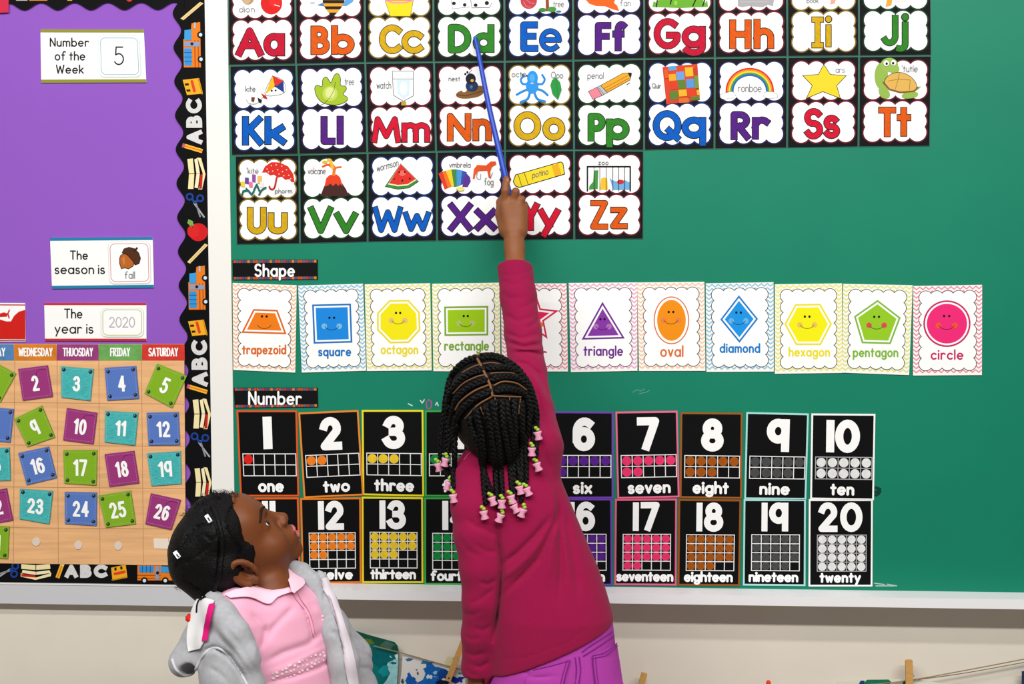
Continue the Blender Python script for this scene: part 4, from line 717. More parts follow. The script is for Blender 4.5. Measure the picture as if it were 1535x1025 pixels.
# ------------------------------------------------------------------ number cards
NUM = [ # digits, word, corners, border, dot, word u-range
 ('1', 'one', ((354.5, 615), (445.3, 615), (448.5, 744), (360, 744)), (232, 92, 34), (228, 34, 26), (.31, .745)),
 ('2', 'two', ((447.2, 618.3), (537.4, 614.4), (545.4, 742.2), (455.3, 746.4)), (240, 142, 50), (244, 132, 34), (.33, .78)),
 ('3', 'three', ((542.2, 614.4), (634.6, 614.4), (635.6, 743.9), (543.5, 742)), (246, 228, 44), (242, 206, 48), (.19, .84)),
 ('4', 'four', ((636.8, 615), (729, 614.5), (730, 744.5), (636.8, 744)), (64, 172, 76), (16, 140, 66), (.28, .8)),
 ('5', 'five', ((732, 614), (825, 614.5), (825, 745), (733, 745)), (40, 110, 196), (30, 96, 190), (.28, .74)),
 ('6', 'six', ((827.8, 616.6), (919.5, 617), (919.5, 746.7), (827.5, 747)), (120, 70, 186), (92, 36, 146), (.34, .655)),
 ('7', 'seven', ((922.5, 617), (1015.7, 615.7), (1018.7, 745.2), (925.5, 747.3)), (244, 112, 150), (240, 56, 112), (.17, .86)),
 ('8', 'eight', ((1020.2, 617.8), (1113, 618.7), (1112, 747.3), (1019, 746)), (166, 94, 34), (166, 86, 20), (.205, .79)),
 ('9', 'nine', ((1118.7, 617.5), (1212.5, 619.7), (1208.6, 748.8), (1115.7, 748)), (176, 232, 228), (76, 76, 78), (.24, .73)),
 ('10', 'ten', ((1216.4, 619.7), (1312.3, 620.3), (1310, 749.7), (1214.6, 748.2)), (250, 250, 250), (228, 228, 228), (.31, .69)),
 ('11', 'eleven', ((358, 746), (447.5, 745.5), (451, 875), (361, 875.5)), (240, 100, 34), (236, 44, 30), (.14, .88)),
 ('12', 'twelve', ((450, 746.4), (541, 745.5), (542, 873.6), (453, 874.5)), (240, 128, 36), (244, 132, 34), (.15, .855)),
 ('13', 'thirteen', ((542.2, 744.5), (634, 745.5), (634.6, 873.6), (542.8, 873.6)), (246, 222, 40), (242, 206, 48), (.135, .88)),
 ('14', 'fourteen', ((636, 745.5), (729, 745.5), (730, 877), (636, 876)), (64, 172, 76), (16, 140, 66), (.1, .94)),
 ('15', 'fifteen', ((732, 746), (825, 746.5), (825, 877.5), (733, 877)), (40, 110, 196), (30, 96, 190), (.14, .88)),
 ('16', 'sixteen', ((826, 747), (917.4, 747.3), (918, 877.4), (826.5, 877.4)), (112, 70, 186), (92, 36, 146), (.12, .88)),
 ('17', 'seventeen', ((922, 748), (1014.8, 747.3), (1014, 877.4), (921, 876.7)), (240, 100, 140), (240, 56, 112), (.03, .95)),
 ('18', 'eighteen', ((1017.2, 748), (1111, 748.8), (1109, 878), (1015.7, 877.4)), (158, 86, 30), (166, 86, 20), (.10, .885)),
 ('19', 'nineteen', ((1114.8, 748.2), (1208, 748.2), (1207.4, 878.3), (1113.6, 877.4)), (176, 232, 228), (76, 76, 78), (.09, .885)),
 ('20', 'twenty', ((1212.5, 748.2), (1308.4, 748.2), (1307.8, 878.9), (1212, 878.9)), (250, 250, 250), (228, 228, 228), (.17, .82))]
CN = {'1': 'orange', '2': 'orange', '3': 'yellow', '4': 'green', '5': 'blue', '6': 'purple', '7': 'pink', '8': 'brown', '9': 'pale aqua', '0': 'white'}
for n, s, c, bord, dot, wr in NUM:
    q = Quad(*c); v = int(n); teen = v > 10; yb_ = BOARD-(.0004 if v % 2 else .0006); yf = yb_-.0018
    t = thing('number_card', q.centre(BOARD), 'black number card with %s border, white %s and the word %s' % (CN[n[-1]], n, s), 'number card', 'number cards above the chalk tray')
    p = Part(); p.prism(q.rect(0, 1, 0, 1), yf, yb_, mat(bord)); p.build('coloured_border', t)
    p = Part(); p.flat(outline(q.rect(0, 1, 0, 1), -2.6), yf-.0002, mat((15, 15, 17), rough=.55, spec=.08)); p.build('black_face', t)
    p = Part(); v0, v1 = (.035, .375) if teen else (.068, .455); wd = 9.6 if teen else 12.2; yn = yf-.0005
    if n == '1': glyph_fit(p, '1', q, .43, .57, v0, v1, wd+1.4, yn, WHITE)
    elif len(n) == 1: glyph_fit(p, n, q, .335, .70, v0, v1, wd, yn, WHITE)
    elif n == '10': glyph_fit(p, '1', q, .24, .36, v0, v1, wd, yn, WHITE); glyph_fit(p, '0', q, .375, .765, v0, v1, wd, yn, WHITE)
    elif n == '20': glyph_fit(p, '2', q, .15, .455, v0, v1, wd, yn, WHITE); glyph_fit(p, '0', q, .49, .84, v0, v1, wd, yn, WHITE)
    elif n == '11': glyph_fit(p, '1', q, .385, .485, v0, v1, 9, yn, WHITE); glyph_fit(p, '1', q, .51, .61, v0, v1, 9, yn, WHITE)
    else: glyph_fit(p, '1', q, .285, .39, v0, v1, 9, yn, WHITE); glyph_fit(p, n[1], q, .41, .72, v0, v1, wd, yn, WHITE)
    p.build('numeral', t)
    rows = 4 if teen else 2; u0, u1, w0, w1 = (.135, .90, .41, .825) if teen else (.075, .96, .505, .76)
    p = Part(); gm = mat((236, 236, 236)) if n not in ('10', '20') else mat((176, 176, 178))
    for a in range(6): p.stroke([q(u0+(u1-u0)*a/5, w0), q(u0+(u1-u0)*a/5, w1)], 1.3, yn, gm, 'square')
    for b in range(rows+1): p.stroke([q(u0, w0+(w1-w0)*b/rows), q(u1, w0+(w1-w0)*b/rows)], 1.3, yn-.00005, gm, 'square')
    p.build('counting_frame', t)
    p = Part(); dm = mat(dot, tex='noise', amt=.08, scale=120); r = 6.2 if teen else 7.0
    for a in range(v):
        cc = q(u0+(u1-u0)*(a % 5+.5)/5, w0+(w1-w0)*(a//5+.5)/rows); p.ell(cc[0], cc[1], r, r, yn+.0001, dm, n=20)
    p.build('counting_dots', t)
    p = Part(); vb, vt = (.945, .845) if teen else (.935, .815)
    write(p, s, q, wr[0], wr[1], vb, vt, 3.5 if teen else 4.0, yn, WHITE, gap=.3 if len(s) < 8 else .26); p.build('lettering', t)
# ------------------------------------------------------------------ smooth surfaces from distance fields (surface nets)
A3 = lambda *p: np.array(p, float)
def W(px, py, Y): return np.array(at(px, py, Y))
def smin(a, b, k):
    if k <= 0: return np.minimum(a, b)
    h = np.clip(.5+.5*(b-a)/k, 0, 1); return b+(a-b)*h-k*h*(1-h)
def smax(a, b, k): return -smin(-a, -b, k)
def cone(a, b, ra, rb):
    a = np.asarray(a, float); b = np.asarray(b, float); ab = b-a; L = max(ab@ab, 1e-12)
    def f(P):
        t = np.clip((P-a)@ab/L, 0, 1); return np.linalg.norm(P-a-t[:, None]*ab, axis=1)-(ra+(rb-ra)*t)
    return f
def ball(c, r): return cone(c, c, r, r)
def ellip(c, r, R=None):
    c = np.asarray(c, float); r = np.asarray(r, float)
    def f(P):
        q = P-c
        if R is not None: q = q@R
        k0 = np.linalg.norm(q/r, axis=1); k1 = np.linalg.norm(q/(r*r), axis=1)
        return np.where(k1 > 1e-9, k0*(k0-1)/np.maximum(k1, 1e-9), -r.min())
    return f
def chain(pts, k=.012):
    """pts: (x, y, z, r) joints of a tapering limb."""
    fs = [cone(p[:3], q[:3], p[3], q[3]) for p, q in zip(pts[:-1], pts[1:])]
    def f(P):
        d = fs[0](P)
        for g in fs[1:]: d = smin(d, g(P), k)
        return d
    return f
def loft(sec, ang=0.0, e=2.3):
    """sec: rows (cx, cy, z, rx, ry) by rising z; ang turns the section about z."""
    S = np.array(sorted(sec, key=lambda s: s[2]), float); c, s = cos(ang), sin(ang)
    def f(P):
        z = np.clip(P[:, 2], S[0, 2], S[-1, 2]); v = [np.interp(z, S[:, 2], S[:, i]) for i in (0, 1, 3, 4)]
        dx, dy = P[:, 0]-v[0], P[:, 1]-v[1]; lx_ = np.abs(dx*c+dy*s); ly_ = np.abs(-dx*s+dy*c)
        k = ((lx_/v[2])**e+(ly_/v[3])**e)**(1/e); d = (k-1)*np.minimum(v[2], v[3])*(.55+.45*np.clip(k, 0, 1))
        dz = np.abs(P[:, 2]-z); return np.where(dz > 0, np.sqrt(np.maximum(d, 0)**2+dz**2)+np.minimum(d, 0)*(dz <= 0), d)
    return f
def half(p, n):
    p = np.asarray(p, float); n = np.asarray(n, float); n = n/np.linalg.norm(n)
    return lambda P: (P-p)@n
def compose(ops, centre=None, radius=None):
    """ops: ('u'|'s'|'i', field, blend).  Optional bounding ball keeps far points cheap."""
    def ev(P):
        d = ops[0][1](P)
        for o, f, k in ops[1:]:
            e = f(P); d = smin(d, e, k) if o == 'u' else smax(d, -e, k) if o == 's' else smax(d, e, k)
        return d
    if centre is None: return ev
    c = np.asarray(centre, float)
    def f(P):
        r = np.linalg.norm(P-c, axis=1)-radius; m = r < .03; d = np.maximum(r, .03)
        if m.any(): d[m] = ev(P[m])
        return d
    return f
def placed(f, c, R):
    c = np.asarray(c, float); R = np.asarray(R, float)
    return lambda P: f((P-c)@R)
def folds(f, lines):
    """Press creases into cloth: lines = (pixel polyline, width px, depth m); seen along the photo's direction, cut into the real surface."""
    def g(P):
        d = f(P); m = np.where(np.abs(d) < .016)[0]
        if len(m):
            X = proj(P[m]); tot = np.zeros(len(m))
            for pts, wd, dp in lines:
                q = np.array(pts, float); w3 = wd*2.4
                near = np.where((X[:, 0] > q[:, 0].min()-w3) & (X[:, 0] < q[:, 0].max()+w3) & (X[:, 1] > q[:, 1].min()-w3) & (X[:, 1] < q[:, 1].max()+w3))[0]
                if not len(near): continue
                Xn = X[near]; n = len(q)-1; bd = np.full(len(near), 1e9); bu = np.zeros(len(near))
                for k in range(n):
                    a, ab = q[k], q[k+1]-q[k]; t = np.clip((Xn-a)@ab/max(ab@ab, 1e-9), 0, 1); e = ((Xn-a-t[:, None]*ab)**2).sum(1)
                    b = e < bd; bd = np.where(b, e, bd); bu = np.where(b, (k+t)/n, bu)
                tot[near] += dp*np.clip(np.minimum(bu, 1-bu)*4+.15, 0, 1)*np.exp(-bd/wd**2)
            d = d.copy(); d[m] += tot
        return d
    return g
def nets(f, lo, hi, h, B=8):
    lo = np.asarray(lo, float); hi = np.asarray(hi, float); nb = np.ceil((hi-lo)/(h*B)).astype(int); N = nb*B+1
    ctr = np.stack(np.meshgrid(*[lo[i]+(np.arange(nb[i])+.5)*h*B for i in range(3)], indexing='ij'), -1).reshape(-1, 3)
    dc = np.concatenate([f(c) for c in np.array_split(ctr, max(1, len(ctr)//200000))])
    D = np.ones(tuple(N), np.float32)
    cs = np.where(dc < 0, -1, 1).reshape(nb).astype(np.float32)
    D[:-1, :-1, :-1] = np.repeat(np.repeat(np.repeat(cs, B, 0), B, 1), B, 2)
    near = np.where(np.abs(dc) < h*B*.87*1.5+.006)[0]
    g = np.stack(np.meshgrid(*[np.arange(B+1)]*3, indexing='ij'), -1).reshape(-1, 3)
    for ch in np.array_split(near, max(1, len(near)//350)):
        bi = np.stack(np.unravel_index(ch, nb), -1)*B
        I = (bi[:, None, :]+g[None]).reshape(-1, 3); D[I[:, 0], I[:, 1], I[:, 2]] = f(lo+I*h)
    S = D < 0
    cells = np.zeros(tuple(N-1), np.int8)
    for dx in (0, 1):
        for dy in (0, 1):
            for dz in (0, 1): cells += S[dx:N[0]-1+dx, dy:N[1]-1+dy, dz:N[2]-1+dz]
    C = np.stack(np.where((cells > 0) & (cells < 8)), -1)
    idx = np.full(tuple(N-1), -1, np.int32); idx[C[:, 0], C[:, 1], C[:, 2]] = np.arange(len(C))
    acc = np.zeros((len(C), 3)); cnt = np.zeros(len(C))
    cor = [np.array(c) for c in ((0,0,0),(1,0,0),(0,1,0),(1,1,0),(0,0,1),(1,0,1),(0,1,1),(1,1,1))]
    val = [D[C[:, 0]+c[0], C[:, 1]+c[1], C[:, 2]+c[2]] for c in cor]
    for a in range(8):
        for b in range(a+1, 8):
            if np.abs(cor[a]-cor[b]).sum() != 1: continue
            m = (val[a] < 0) != (val[b] < 0); t = val[a][m]/(val[a][m]-val[b][m])
            acc[m] += cor[a]+(cor[b]-cor[a])*t[:, None]; cnt[m] += 1
    V = lo+(C+acc/cnt[:, None])*h
    Fc = []
    for ax in range(3):
        a1, a2 = (ax+1) % 3, (ax+2) % 3
        s0 = S.take(range(N[ax]-1), ax); s1 = S.take(range(1, N[ax]), ax)
        E = np.stack(np.where(s0 != s1), -1)
        E = E[(E[:, a1] > 0) & (E[:, a2] > 0) & (E[:, a1] < N[a1]-1) & (E[:, a2] < N[a2]-1)]
        fl = S[E[:, 0], E[:, 1], E[:, 2]]
        o = np.zeros(3, int); u1 = o.copy(); u1[a1] = 1; u2 = o.copy(); u2[a2] = 1
        q = [idx[tuple((E-k).T)] for k in (u1+u2, u2, o, u1)]
        Q = np.stack(q, -1); Q[~fl] = Q[~fl][:, ::-1]; Fc.append(Q)
    Fc = np.concatenate(Fc); Fc = Fc[(Fc >= 0).all(1)]
    return V, Fc
def relax(V, Fc, it=2, lam=.5):
    for _ in range(it):
        s = np.zeros_like(V); c = np.zeros(len(V))
        for i in range(4):
            a, b = Fc[:, i], Fc[:, (i+1) % 4]; np.add.at(s, a, V[b]); np.add.at(c, a, 1); np.add.at(s, b, V[a]); np.add.at(c, b, 1)
        V = V+lam*(s/np.maximum(c, 1)[:, None]-V)
    return V
def flesh(name, f, lo, hi, h, m, parent, paint=None, it=1, label=None):
    V, Fc = nets(f, lo, hi, h); V = relax(V, Fc, it, .45)
    o0 = np.array(origin(parent)); me = bpy.data.meshes.new(name)
    me.vertices.add(len(V)); me.vertices.foreach_set('co', (V-o0).astype(np.float32).ravel())
    me.loops.add(len(Fc)*4); me.loops.foreach_set('vertex_index', Fc.astype(np.int32).ravel())
    me.polygons.add(len(Fc)); me.polygons.foreach_set('loop_start', np.arange(len(Fc), dtype=np.int32)*4)
    ms = m if isinstance(m, list) else [m]
    for x in ms: me.materials.append(x)
    if paint is not None: me.polygons.foreach_set('material_index', paint(V[Fc].mean(1)).astype(np.int32))
    me.polygons.foreach_set('use_smooth', np.ones(len(Fc), bool)); me.update(calc_edges=True); me.validate()
    o = bpy.data.objects.new(name, me); COL.objects.link(o); o.parent = parent
    if label: o['label'] = label
    return o
def march(f, px, t0=1.0, t1=2.6):
    """Where the photo's ray through each pixel first meets the surface f; (point, missed-by)."""
    px = np.asarray(px, float).reshape(-1, 2)
    D = np.array(fwd)+np.outer((px[:, 0]-767.5)/F, np.array(rgt))-np.outer((px[:, 1]-512.5)/F, np.array(upv)); D /= np.linalg.norm(D, axis=1)[:, None]
    E = np.array(EYE); t = np.full(len(px), t0); best = np.full(len(px), 9.); tb = t.copy()
    for _ in range(110):
        d = f(E+D*t[:, None]); b = d < best; tb = np.where(b, t, tb); best = np.where(b, d, best); t = np.where(d > .0004, np.minimum(t+np.maximum(d*.7, .0004), t1), t)
    return E+D*tb[:, None], best
def spline(pts, n):
    """Catmull-Rom through pts, n points evenly along it."""
    P = np.array(pts, float); Q = np.vstack([2*P[0]-P[1], P, 2*P[-1]-P[-2]]); out = []
    for i in range(len(P)-1):
        a, b, c, d = Q[i:i+4]
        for t in np.linspace(0, 1, 14, endpoint=False): out.append(.5*((2*b)+(c-a)*t+(2*a-5*b+4*c-d)*t*t+(3*b-a-3*c+d)*t**3))
    out.append(P[-1]); out = np.array(out); s = np.r_[0, np.cumsum(np.linalg.norm(np.diff(out, axis=0), axis=1))]
    u = np.linspace(0, s[-1], n); return np.stack([np.interp(u, s, out[:, i]) for i in range(out.shape[1])], -1)
def lift_out(f, P, r):
    e = 1e-3; G_ = np.stack([f(P+e*np.eye(3)[i])-f(P-e*np.eye(3)[i]) for i in range(3)], -1); G_ /= np.maximum(np.linalg.norm(G_, axis=1), 1e-9)[:, None]
    return P+G_*(r-f(P))[:, None]
def drape(f, pts, n, lift):
    q = spline(pts, n); P, b = march(f, q); return lift_out(f, P, lift)
def patch(name, f, left, right, m, parent, lift=.0025, nu=10, nv=26, thick=.0018, label=None):
    """A piece of cloth lying on the surface f between two pixel lines, with its own thickness."""
    a, b = spline(left, nv), spline(right, nv); rows = []
    for i in range(nv):
        q = a[i]+(b[i]-a[i])*np.linspace(0, 1, nu)[:, None]; P, _ = march(f, q); rows.append(lift_out(f, P, lift))
    low = [lift_out(f, r, lift-thick) for r in rows]
    p = Part(); p.grid(rows, m); p.grid([r[::-1] for r in low], m); p.grid([rows[0], low[0]], m); p.grid([low[-1], rows[-1]], m)
    p.grid([[r[0] for r in low], [r[0] for r in rows]], m); p.grid([[r[-1] for r in rows], [r[-1] for r in low]], m)
    return p.build(name, parent, label)

# ------------------------------------------------------------------ heads and hands
def ear(s):
    c = A3(.072*s, -.010, -.012); rim = []
    for a in range(-70, 215, 19):
        t = math.radians(a); rim.append((c[0]+s*(.010+.004*cos(t-2.4)), c[1]-.016*sin(t*1.0)*0-.017*cos(t+.25)*1.0, c[2]+.027*sin(t+.25), .0046))
    return compose([('u', ellip(c, (.009, .017, .027)), 0), ('u', chain(rim, .003), .004), ('s', ellip(c+A3(.010*s, .004, -.003), (.010, .009, .014)), .004), ('u', ball(c+A3(.006*s, .013, -.004), .0055), .004), ('u', ball(c+A3(.003*s, .004, -.025), .008), .006)], c, .05)
def head_field(ears=True):
    ops = [('u', ellip((0, -.006, .022), (.070, .088, .076)), 0), ('u', ellip((0, .030, -.034), (.054, .052, .060)), .030), ('u', ellip((0, .050, .034), (.054, .036, .040)), .025)]
    for s in (-1, 1):
        ops += [('u', ellip((.034*s, .050, -.036), (.026, .026, .027)), .018), ('s', ellip((.0325*s, .0855, .005), (.016, .012, .010)), .012), ('u', cone((.012*s, .083, .018), (.040*s, .068, .017), .006, .004), .010)]
    ops += [('u', cone((0, .080, .004), (0, .097, -.025), .0065, .0095), .012), ('u', ball((.0105*s, .090, -.030), .0075), .005) if False else ('u', ellip((0, .091, -.029), (.0185, .011, .0085)), .006),
            ('u', ellip((0, .070, -.056), (.030, .026, .022)), .014), ('u', ellip((0, .068, -.084), (.020, .016, .014)), .016)]
    for s in (-1, 1): ops += [('s', ball((.008*s, .0985, -.037), .0036), .003)]
    ops += [('u', ellip((0, .0915, -.0525), (.019, .0085, .0062)), .005), ('u', ellip((0, .0885, -.0655), (.0165, .0090, .0070)), .005), ('s', ellip((0, .099, -.0588), (.021, .009, .0017)), .003)]
    for s in ((-1, 1) if ears else ()): ops += [('u', ear(s), .006)]
    return compose(ops, (0, 0, -.01), .135)
HEAD = head_field(); HEAD_COVERED = head_field(False)     # ears hidden under plaits
def lids(s): return compose([('u', ellip((.030*s, .0685, .0045), (.0155, .0142, .0125)), 0)])
def frame_of(f, u):
    f = np.array(f, float); f /= np.linalg.norm(f); u = np.array(u, float); u -= f*(u@f); u /= np.linalg.norm(u); return np.stack([np.cross(f, u), f, u], 1)
def relaxed_hand(wrist, d, n, s, k=1.0):
    """wrist point, finger direction d, palm normal n, thumb side s."""
    d, n, s = [np.array(v, float)/np.linalg.norm(v) for v in (d, n, s)]; w_ = np.array(wrist, float)
    L = lambda a, b, c: w_+(d*a+s*b+n*c)*k
    ops = [('u', cone(L(0, 0, 0), L(.03, .004, 0), .018*k, .017*k), 0), ('u', cone(L(.025, .014, 0), L(.060, .018, 0), .013*k, .0105*k), .012), ('u', cone(L(.02, -.012, 0), L(.056, -.018, 0), .013*k, .0100*k), .012)]
    for b, l, c in ((.020, .052, .010), (.0065, .058, .013), (-.0075, .053, .016), (-.021, .042, .018)):
        q = [(*L(.056-.004*abs(b-.006)/.02, b, 0), .0083*k), (*L(.056+l*.45, b*1.12, c*.35), .0076*k), (*L(.056+l*.80, b*1.14, c*1.1), .0070*k), (*L(.056+l, b*1.10, c*1.9), .0060*k)]
        ops.append(('u', chain(q, .003), .004))
    ops.append(('u', chain([(*L(.012, .018, .004), .0105*k), (*L(.036, .034, .010), .0090*k), (*L(.056, .038, .014), .0080*k), (*L(.070, .036, .017), .0066*k)], .004), .008))
    return compose(ops, L(.05, 0, .01), .10*k)
def shoe_field(heel, d, k=1.0):
    d = np.array(d, float)/np.linalg.norm(d); h = np.array(heel, float)
    return compose([('u', cone(h+A3(0, 0, .034), h+d*.085*k+A3(0, 0, .030), .033*k, .036*k), 0), ('u', cone(h+d*.085*k+A3(0, 0, .030), h+d*.135*k+A3(0, 0, .026), .036*k, .026*k), .02), ('u', cone(h+A3(0, 0, .035), h+A3(0, 0, .075), .034*k, .032*k), .02), ('i', half((0, 0, .001), (0, 0, -1)), .004)])
SKIN_A = mat((142, 86, 50), rough=.5, spec=.25, tex='noise', amt=.05, scale=60); SKIN_B = mat((120, 66, 34), rough=.48, spec=.25, tex='noise', amt=.05, scale=60)
LIP = mat((206, 104, 112), rough=.4, spec=.3); HAIR = mat((11, 10, 11), rough=.55, spec=.16, tex='noise', amt=.4, scale=240, bump=.5)
EYEW = mat((232, 226, 220), rough=.2, spec=.5); IRIS = mat((40, 22, 14), rough=.15, spec=.6); BROW = mat((44, 26, 18), rough=.8)
def paint_head(c, R, n_mats=2):
    c = np.asarray(c)
    def f(X):
        q = (X-c)@R; m = np.zeros(len(X), int)
        up_ = (((q-A3(0, .0955, -.0525))/A3(.0185, .009, .0052))**2).sum(1) < 1; lo_ = (((q-A3(0, .093, -.0648))/A3(.0165, .010, .0068))**2).sum(1) < 1
        m[up_ | lo_] = 1; return m
    return f
def eyes(c, R, parent):
    for s in (-1, 1):
        p = Part(); cc = A3(.0325*s, .0655, .0045); r = .0128
        V = []; Fq = []; mi = []
        rows = 18; n = 24
        for i in range(rows+1):
            t = pi*i/rows
            for j in range(n): a = 2*pi*j/n; V.append(np.asarray(c)+R@(cc+r*A3(sin(t)*cos(a), cos(t), sin(t)*sin(a))))
        for i in range(rows):
            k = IRIS if i < 5 else EYEW
            p.mesh([V[i*n+j] for j in range(n)]+[V[(i+1)*n+j] for j in range(n)], [(j, (j+1) % n, n+(j+1) % n, n+j) for j in range(n)], k)
        p.build('eye', parent)
def brows(f, c, R, parent):
    for s in (-1, 1):
        q = spline([(.016*s, .09, .021), (.034*s, .085, .0265), (.050*s, .066, .020)], 12); P = np.asarray(c)+q@R.T; P = lift_out(f, P, .0006)
        p = Part(); p.tube(P, [.0013+.0017*sin(pi*(i+1)/13) for i in range(12)], BROW, 6); p.build('eyebrow', parent)
def braid(path, r, part, m, r_end=None, turns=None):
    """Three strands plaited along a 3-D path; r is the braid's half width."""
    P = np.asarray(path, float); n = len(P); s = np.r_[0, np.cumsum(np.linalg.norm(np.diff(P, axis=0), axis=1))]
    T_ = np.gradient(P, axis=0); T_ /= np.maximum(np.linalg.norm(T_, axis=1), 1e-9)[:, None]
    view = np.array(EYE)-P; view /= np.linalg.norm(view, axis=1)[:, None]
    side = np.cross(T_, view); side /= np.maximum(np.linalg.norm(side, axis=1), 1e-6)[:, None]; out = np.cross(side, T_)
    rr = np.linspace(r, r_end or r, n); w_ = 2*pi/(3.4*r)
    for k in range(3):
        ph = w_*s+k*2*pi/3; Q = P+side*(rr*.55*np.sin(ph))[:, None]+out*(rr*.32*np.sin(2*ph))[:, None]
        part.tube(Q, rr*.54, m, 6)

# ------------------------------------------------------------------ the girl who points
RA = frame_of((-.22, .76, .60), (-.22, -.55, .80)); cA = W(738, 606, -.385)
bodyA_pts = dict(neck=W(748, 672, -.375), chest=W(765, 760, -.395))
girl = thing('person', (.10, -.42, 0), 'girl in a magenta long-sleeved top and purple trousers pointing up at the letters', 'person')
MAG = mat((152, 17, 69), rough=.85, spec=.08, tex='weave', amt=.08, scale=240, sheen=.06); PUR = mat((184, 66, 172), rough=.8, spec=.12, tex='weave', amt=.10, scale=300)
PURD = mat((138, 44, 142), rough=.8, spec=.1)
def rows(spec, Y): return [((W(a, y, yy)[0]+W(b, y, yy)[0])/2, yy, W((a+b)/2, y, yy)[2], (W(b, y, yy)[0]-W(a, y, yy)[0])/2, ry) for y, a, b, yy, ry in [(s[0], s[1], s[2], s[3] if len(s) > 3 else Y, s[4] if len(s) > 4 else .072) for s in spec]]
torsoA = loft(rows([(668, 716, 792, -.385, .034), (684, 694, 818, -.39, .046), (700, 688, 834, -.39, .056), (740, 690, 850, -.395, .066), (800, 706, 875, -.40, .070), (850, 720, 897, -.405, .074), (885, 732, 909, -.41, .078), (920, 736, 919, -.415, .082), (960, 737, 920, -.415, .084), (1010, 737, 922, -.415, .085), (1040, 738, 924, -.415, .085)], -.4))
armL = [(*W(709, 712, -.405), .036), (*W(709, 760, -.425), .0405), (*W(713, 800, -.435), .0405), (*W(720, 850, -.44), .0385), (*W(721, 900, -.44), .0345), (*W(716.5, 950, -.432), .0305), (*W(714, 1000, -.42), .0270), (*W(715.5, 1021, -.415), .0255)]
armR = [(*W(800, 668, -.385), .058), (*W(799, 618, -.335), .041), (*W(791, 560, -.275), .0375), (*W(784, 500, -.215), .0372), (*W(777, 445, -.175), .0372), (*W(771.5, 396, -.145), .0375)]
cuffR = W(771.5, 399, -.145); cuffL = W(715.5, 1011, -.415)
dR = np.array(armR[-1][:3])-np.array(armR[-2][:3]); dR /= np.linalg.norm(dR)
hemn = np.cross(W(917, 921, -.43)-W(742, 1005, -.43), A3(0, 1, 0)); hemn = hemn if hemn[2] < 0 else -hemn
shirt0 = compose([('u', torsoA, 0), ('i', compose([('u', half(W(742, 1004, -.487), hemn), 0), ('u', half(W(840, 983, -.487), hemn+A3(.0, 0, -.03)), .02)]), .004),
                  ('u', chain(armL, .01), .022), ('u', chain(armR, .01), .030),
                  ('u', cone(W(740, 684, -.385), W(742, 672, -.383), .044, .040), .02),
                  ('i', half(cuffR, dR+A3(.10, 0, .02)), .003), ('i', compose([('u', half(cuffL, (0, 0, -1)), 0), ('u', half(W(728, 800, -.4), (-1, 0, 0)), .0)]), .003),
                  ('s', cone(cuffR+dR*.02, cuffR-dR*.05, .0335, .030), .002), ('s', cone(cuffL+A3(0, 0, -.02), cuffL+A3(0, 0, .04), .0205, .019), .002)])
shirtA = folds(shirt0, [
 ([(746, 772), (748, 815), (752, 845), (750, 885), (745, 925), (739, 960)], 3.6, 0.0098),
 ([(751, 848), (776, 828), (802, 803), (828, 772)], 4.5, 0.0070), ([(754, 892), (784, 862), (806, 838), (830, 790), (838, 760)], 4.5, 0.0077), ([(838, 905), (841, 850), (840, 800), (836, 740)], 5, 0.0070),
 ([(752, 868), (768, 856), (790, 836), (815, 806)], 5, -0.0056), ([(820, 880), (826, 830), (834, 780)], 6, -0.0042), ([(868, 900), (862, 850), (852, 800), (846, 760)], 6, 0.0049),
 ([(698, 776), (712, 788), (730, 794), (745, 806)], 4, .0032), ([(716, 872), (732, 876), (745, 868)], 3.2, .0026), ([(694, 918), (708, 922), (724, 914)], 3.5, .0018), ([(710, 940), (724, 945), (737, 936)], 3, .0022), ([(697, 976), (710, 983), (728, 978)], 3.2, .0024), ([(708, 996), (720, 1000), (733, 991)], 2.8, .0026), ([(697, 1003), (706, 1010), (718, 1012)], 2.6, .002),
 ([(684, 800), (700, 824), (722, 836)], 4, .0018), ([(708, 812), (728, 826), (746, 828)], 3.5, .002), ([(704, 905), (722, 897), (741, 880)], 3.2, .0026), ([(696, 952), (706, 958), (722, 956)], 3, .0018),
 ([(751, 438), (764, 447), (786, 446)], 3.6, .0022), ([(776, 462), (792, 458), (804, 448)], 3, .0022), ([(756, 470), (776, 482), (800, 474)], 3.4, .003), ([(786, 492), (800, 486), (809, 476)], 2.6, .003),
 ([(758, 498), (780, 508), (806, 500)], 2.8, .004), ([(760, 512), (784, 520), (812, 515)], 2.4, .005), ([(762, 505), (784, 513), (809, 508)], 2.4, -.003), ([(772, 528), (792, 527), (815, 532)], 2.6, .0055), ([(764, 521), (790, 524), (813, 523)], 2.4, -.0038), ([(768, 543), (790, 545), (808, 560), (818, 585)], 3.0, .0045),
 ([(790, 556), (806, 572), (820, 606)], 3.2, -.0032), ([(788, 572), (804, 590), (816, 625)], 3.2, .0042), ([(800, 600), (814, 625), (824, 660)], 4, .0032), ([(796, 648), (812, 668), (826, 712)], 5, .004), ([(808, 700), (826, 740), (836, 790)], 5, -.003), ([(752, 420), (768, 427), (786, 424)], 3, .0014),
 ([(747, 411), (772, 413), (799, 404)], 1.4, .0012), ([(740, 990), (790, 985), (850, 963), (905, 922)], 1.3, .0011)])
flesh('top', shirtA, W(640, 1045, -.30)*A3(1, 0, 1)+A3(0, -.56, 0), W(960, 370, -.2)*A3(1, 0, 1)+A3(0, -.06, 0), .0028, MAG, girl, it=1)
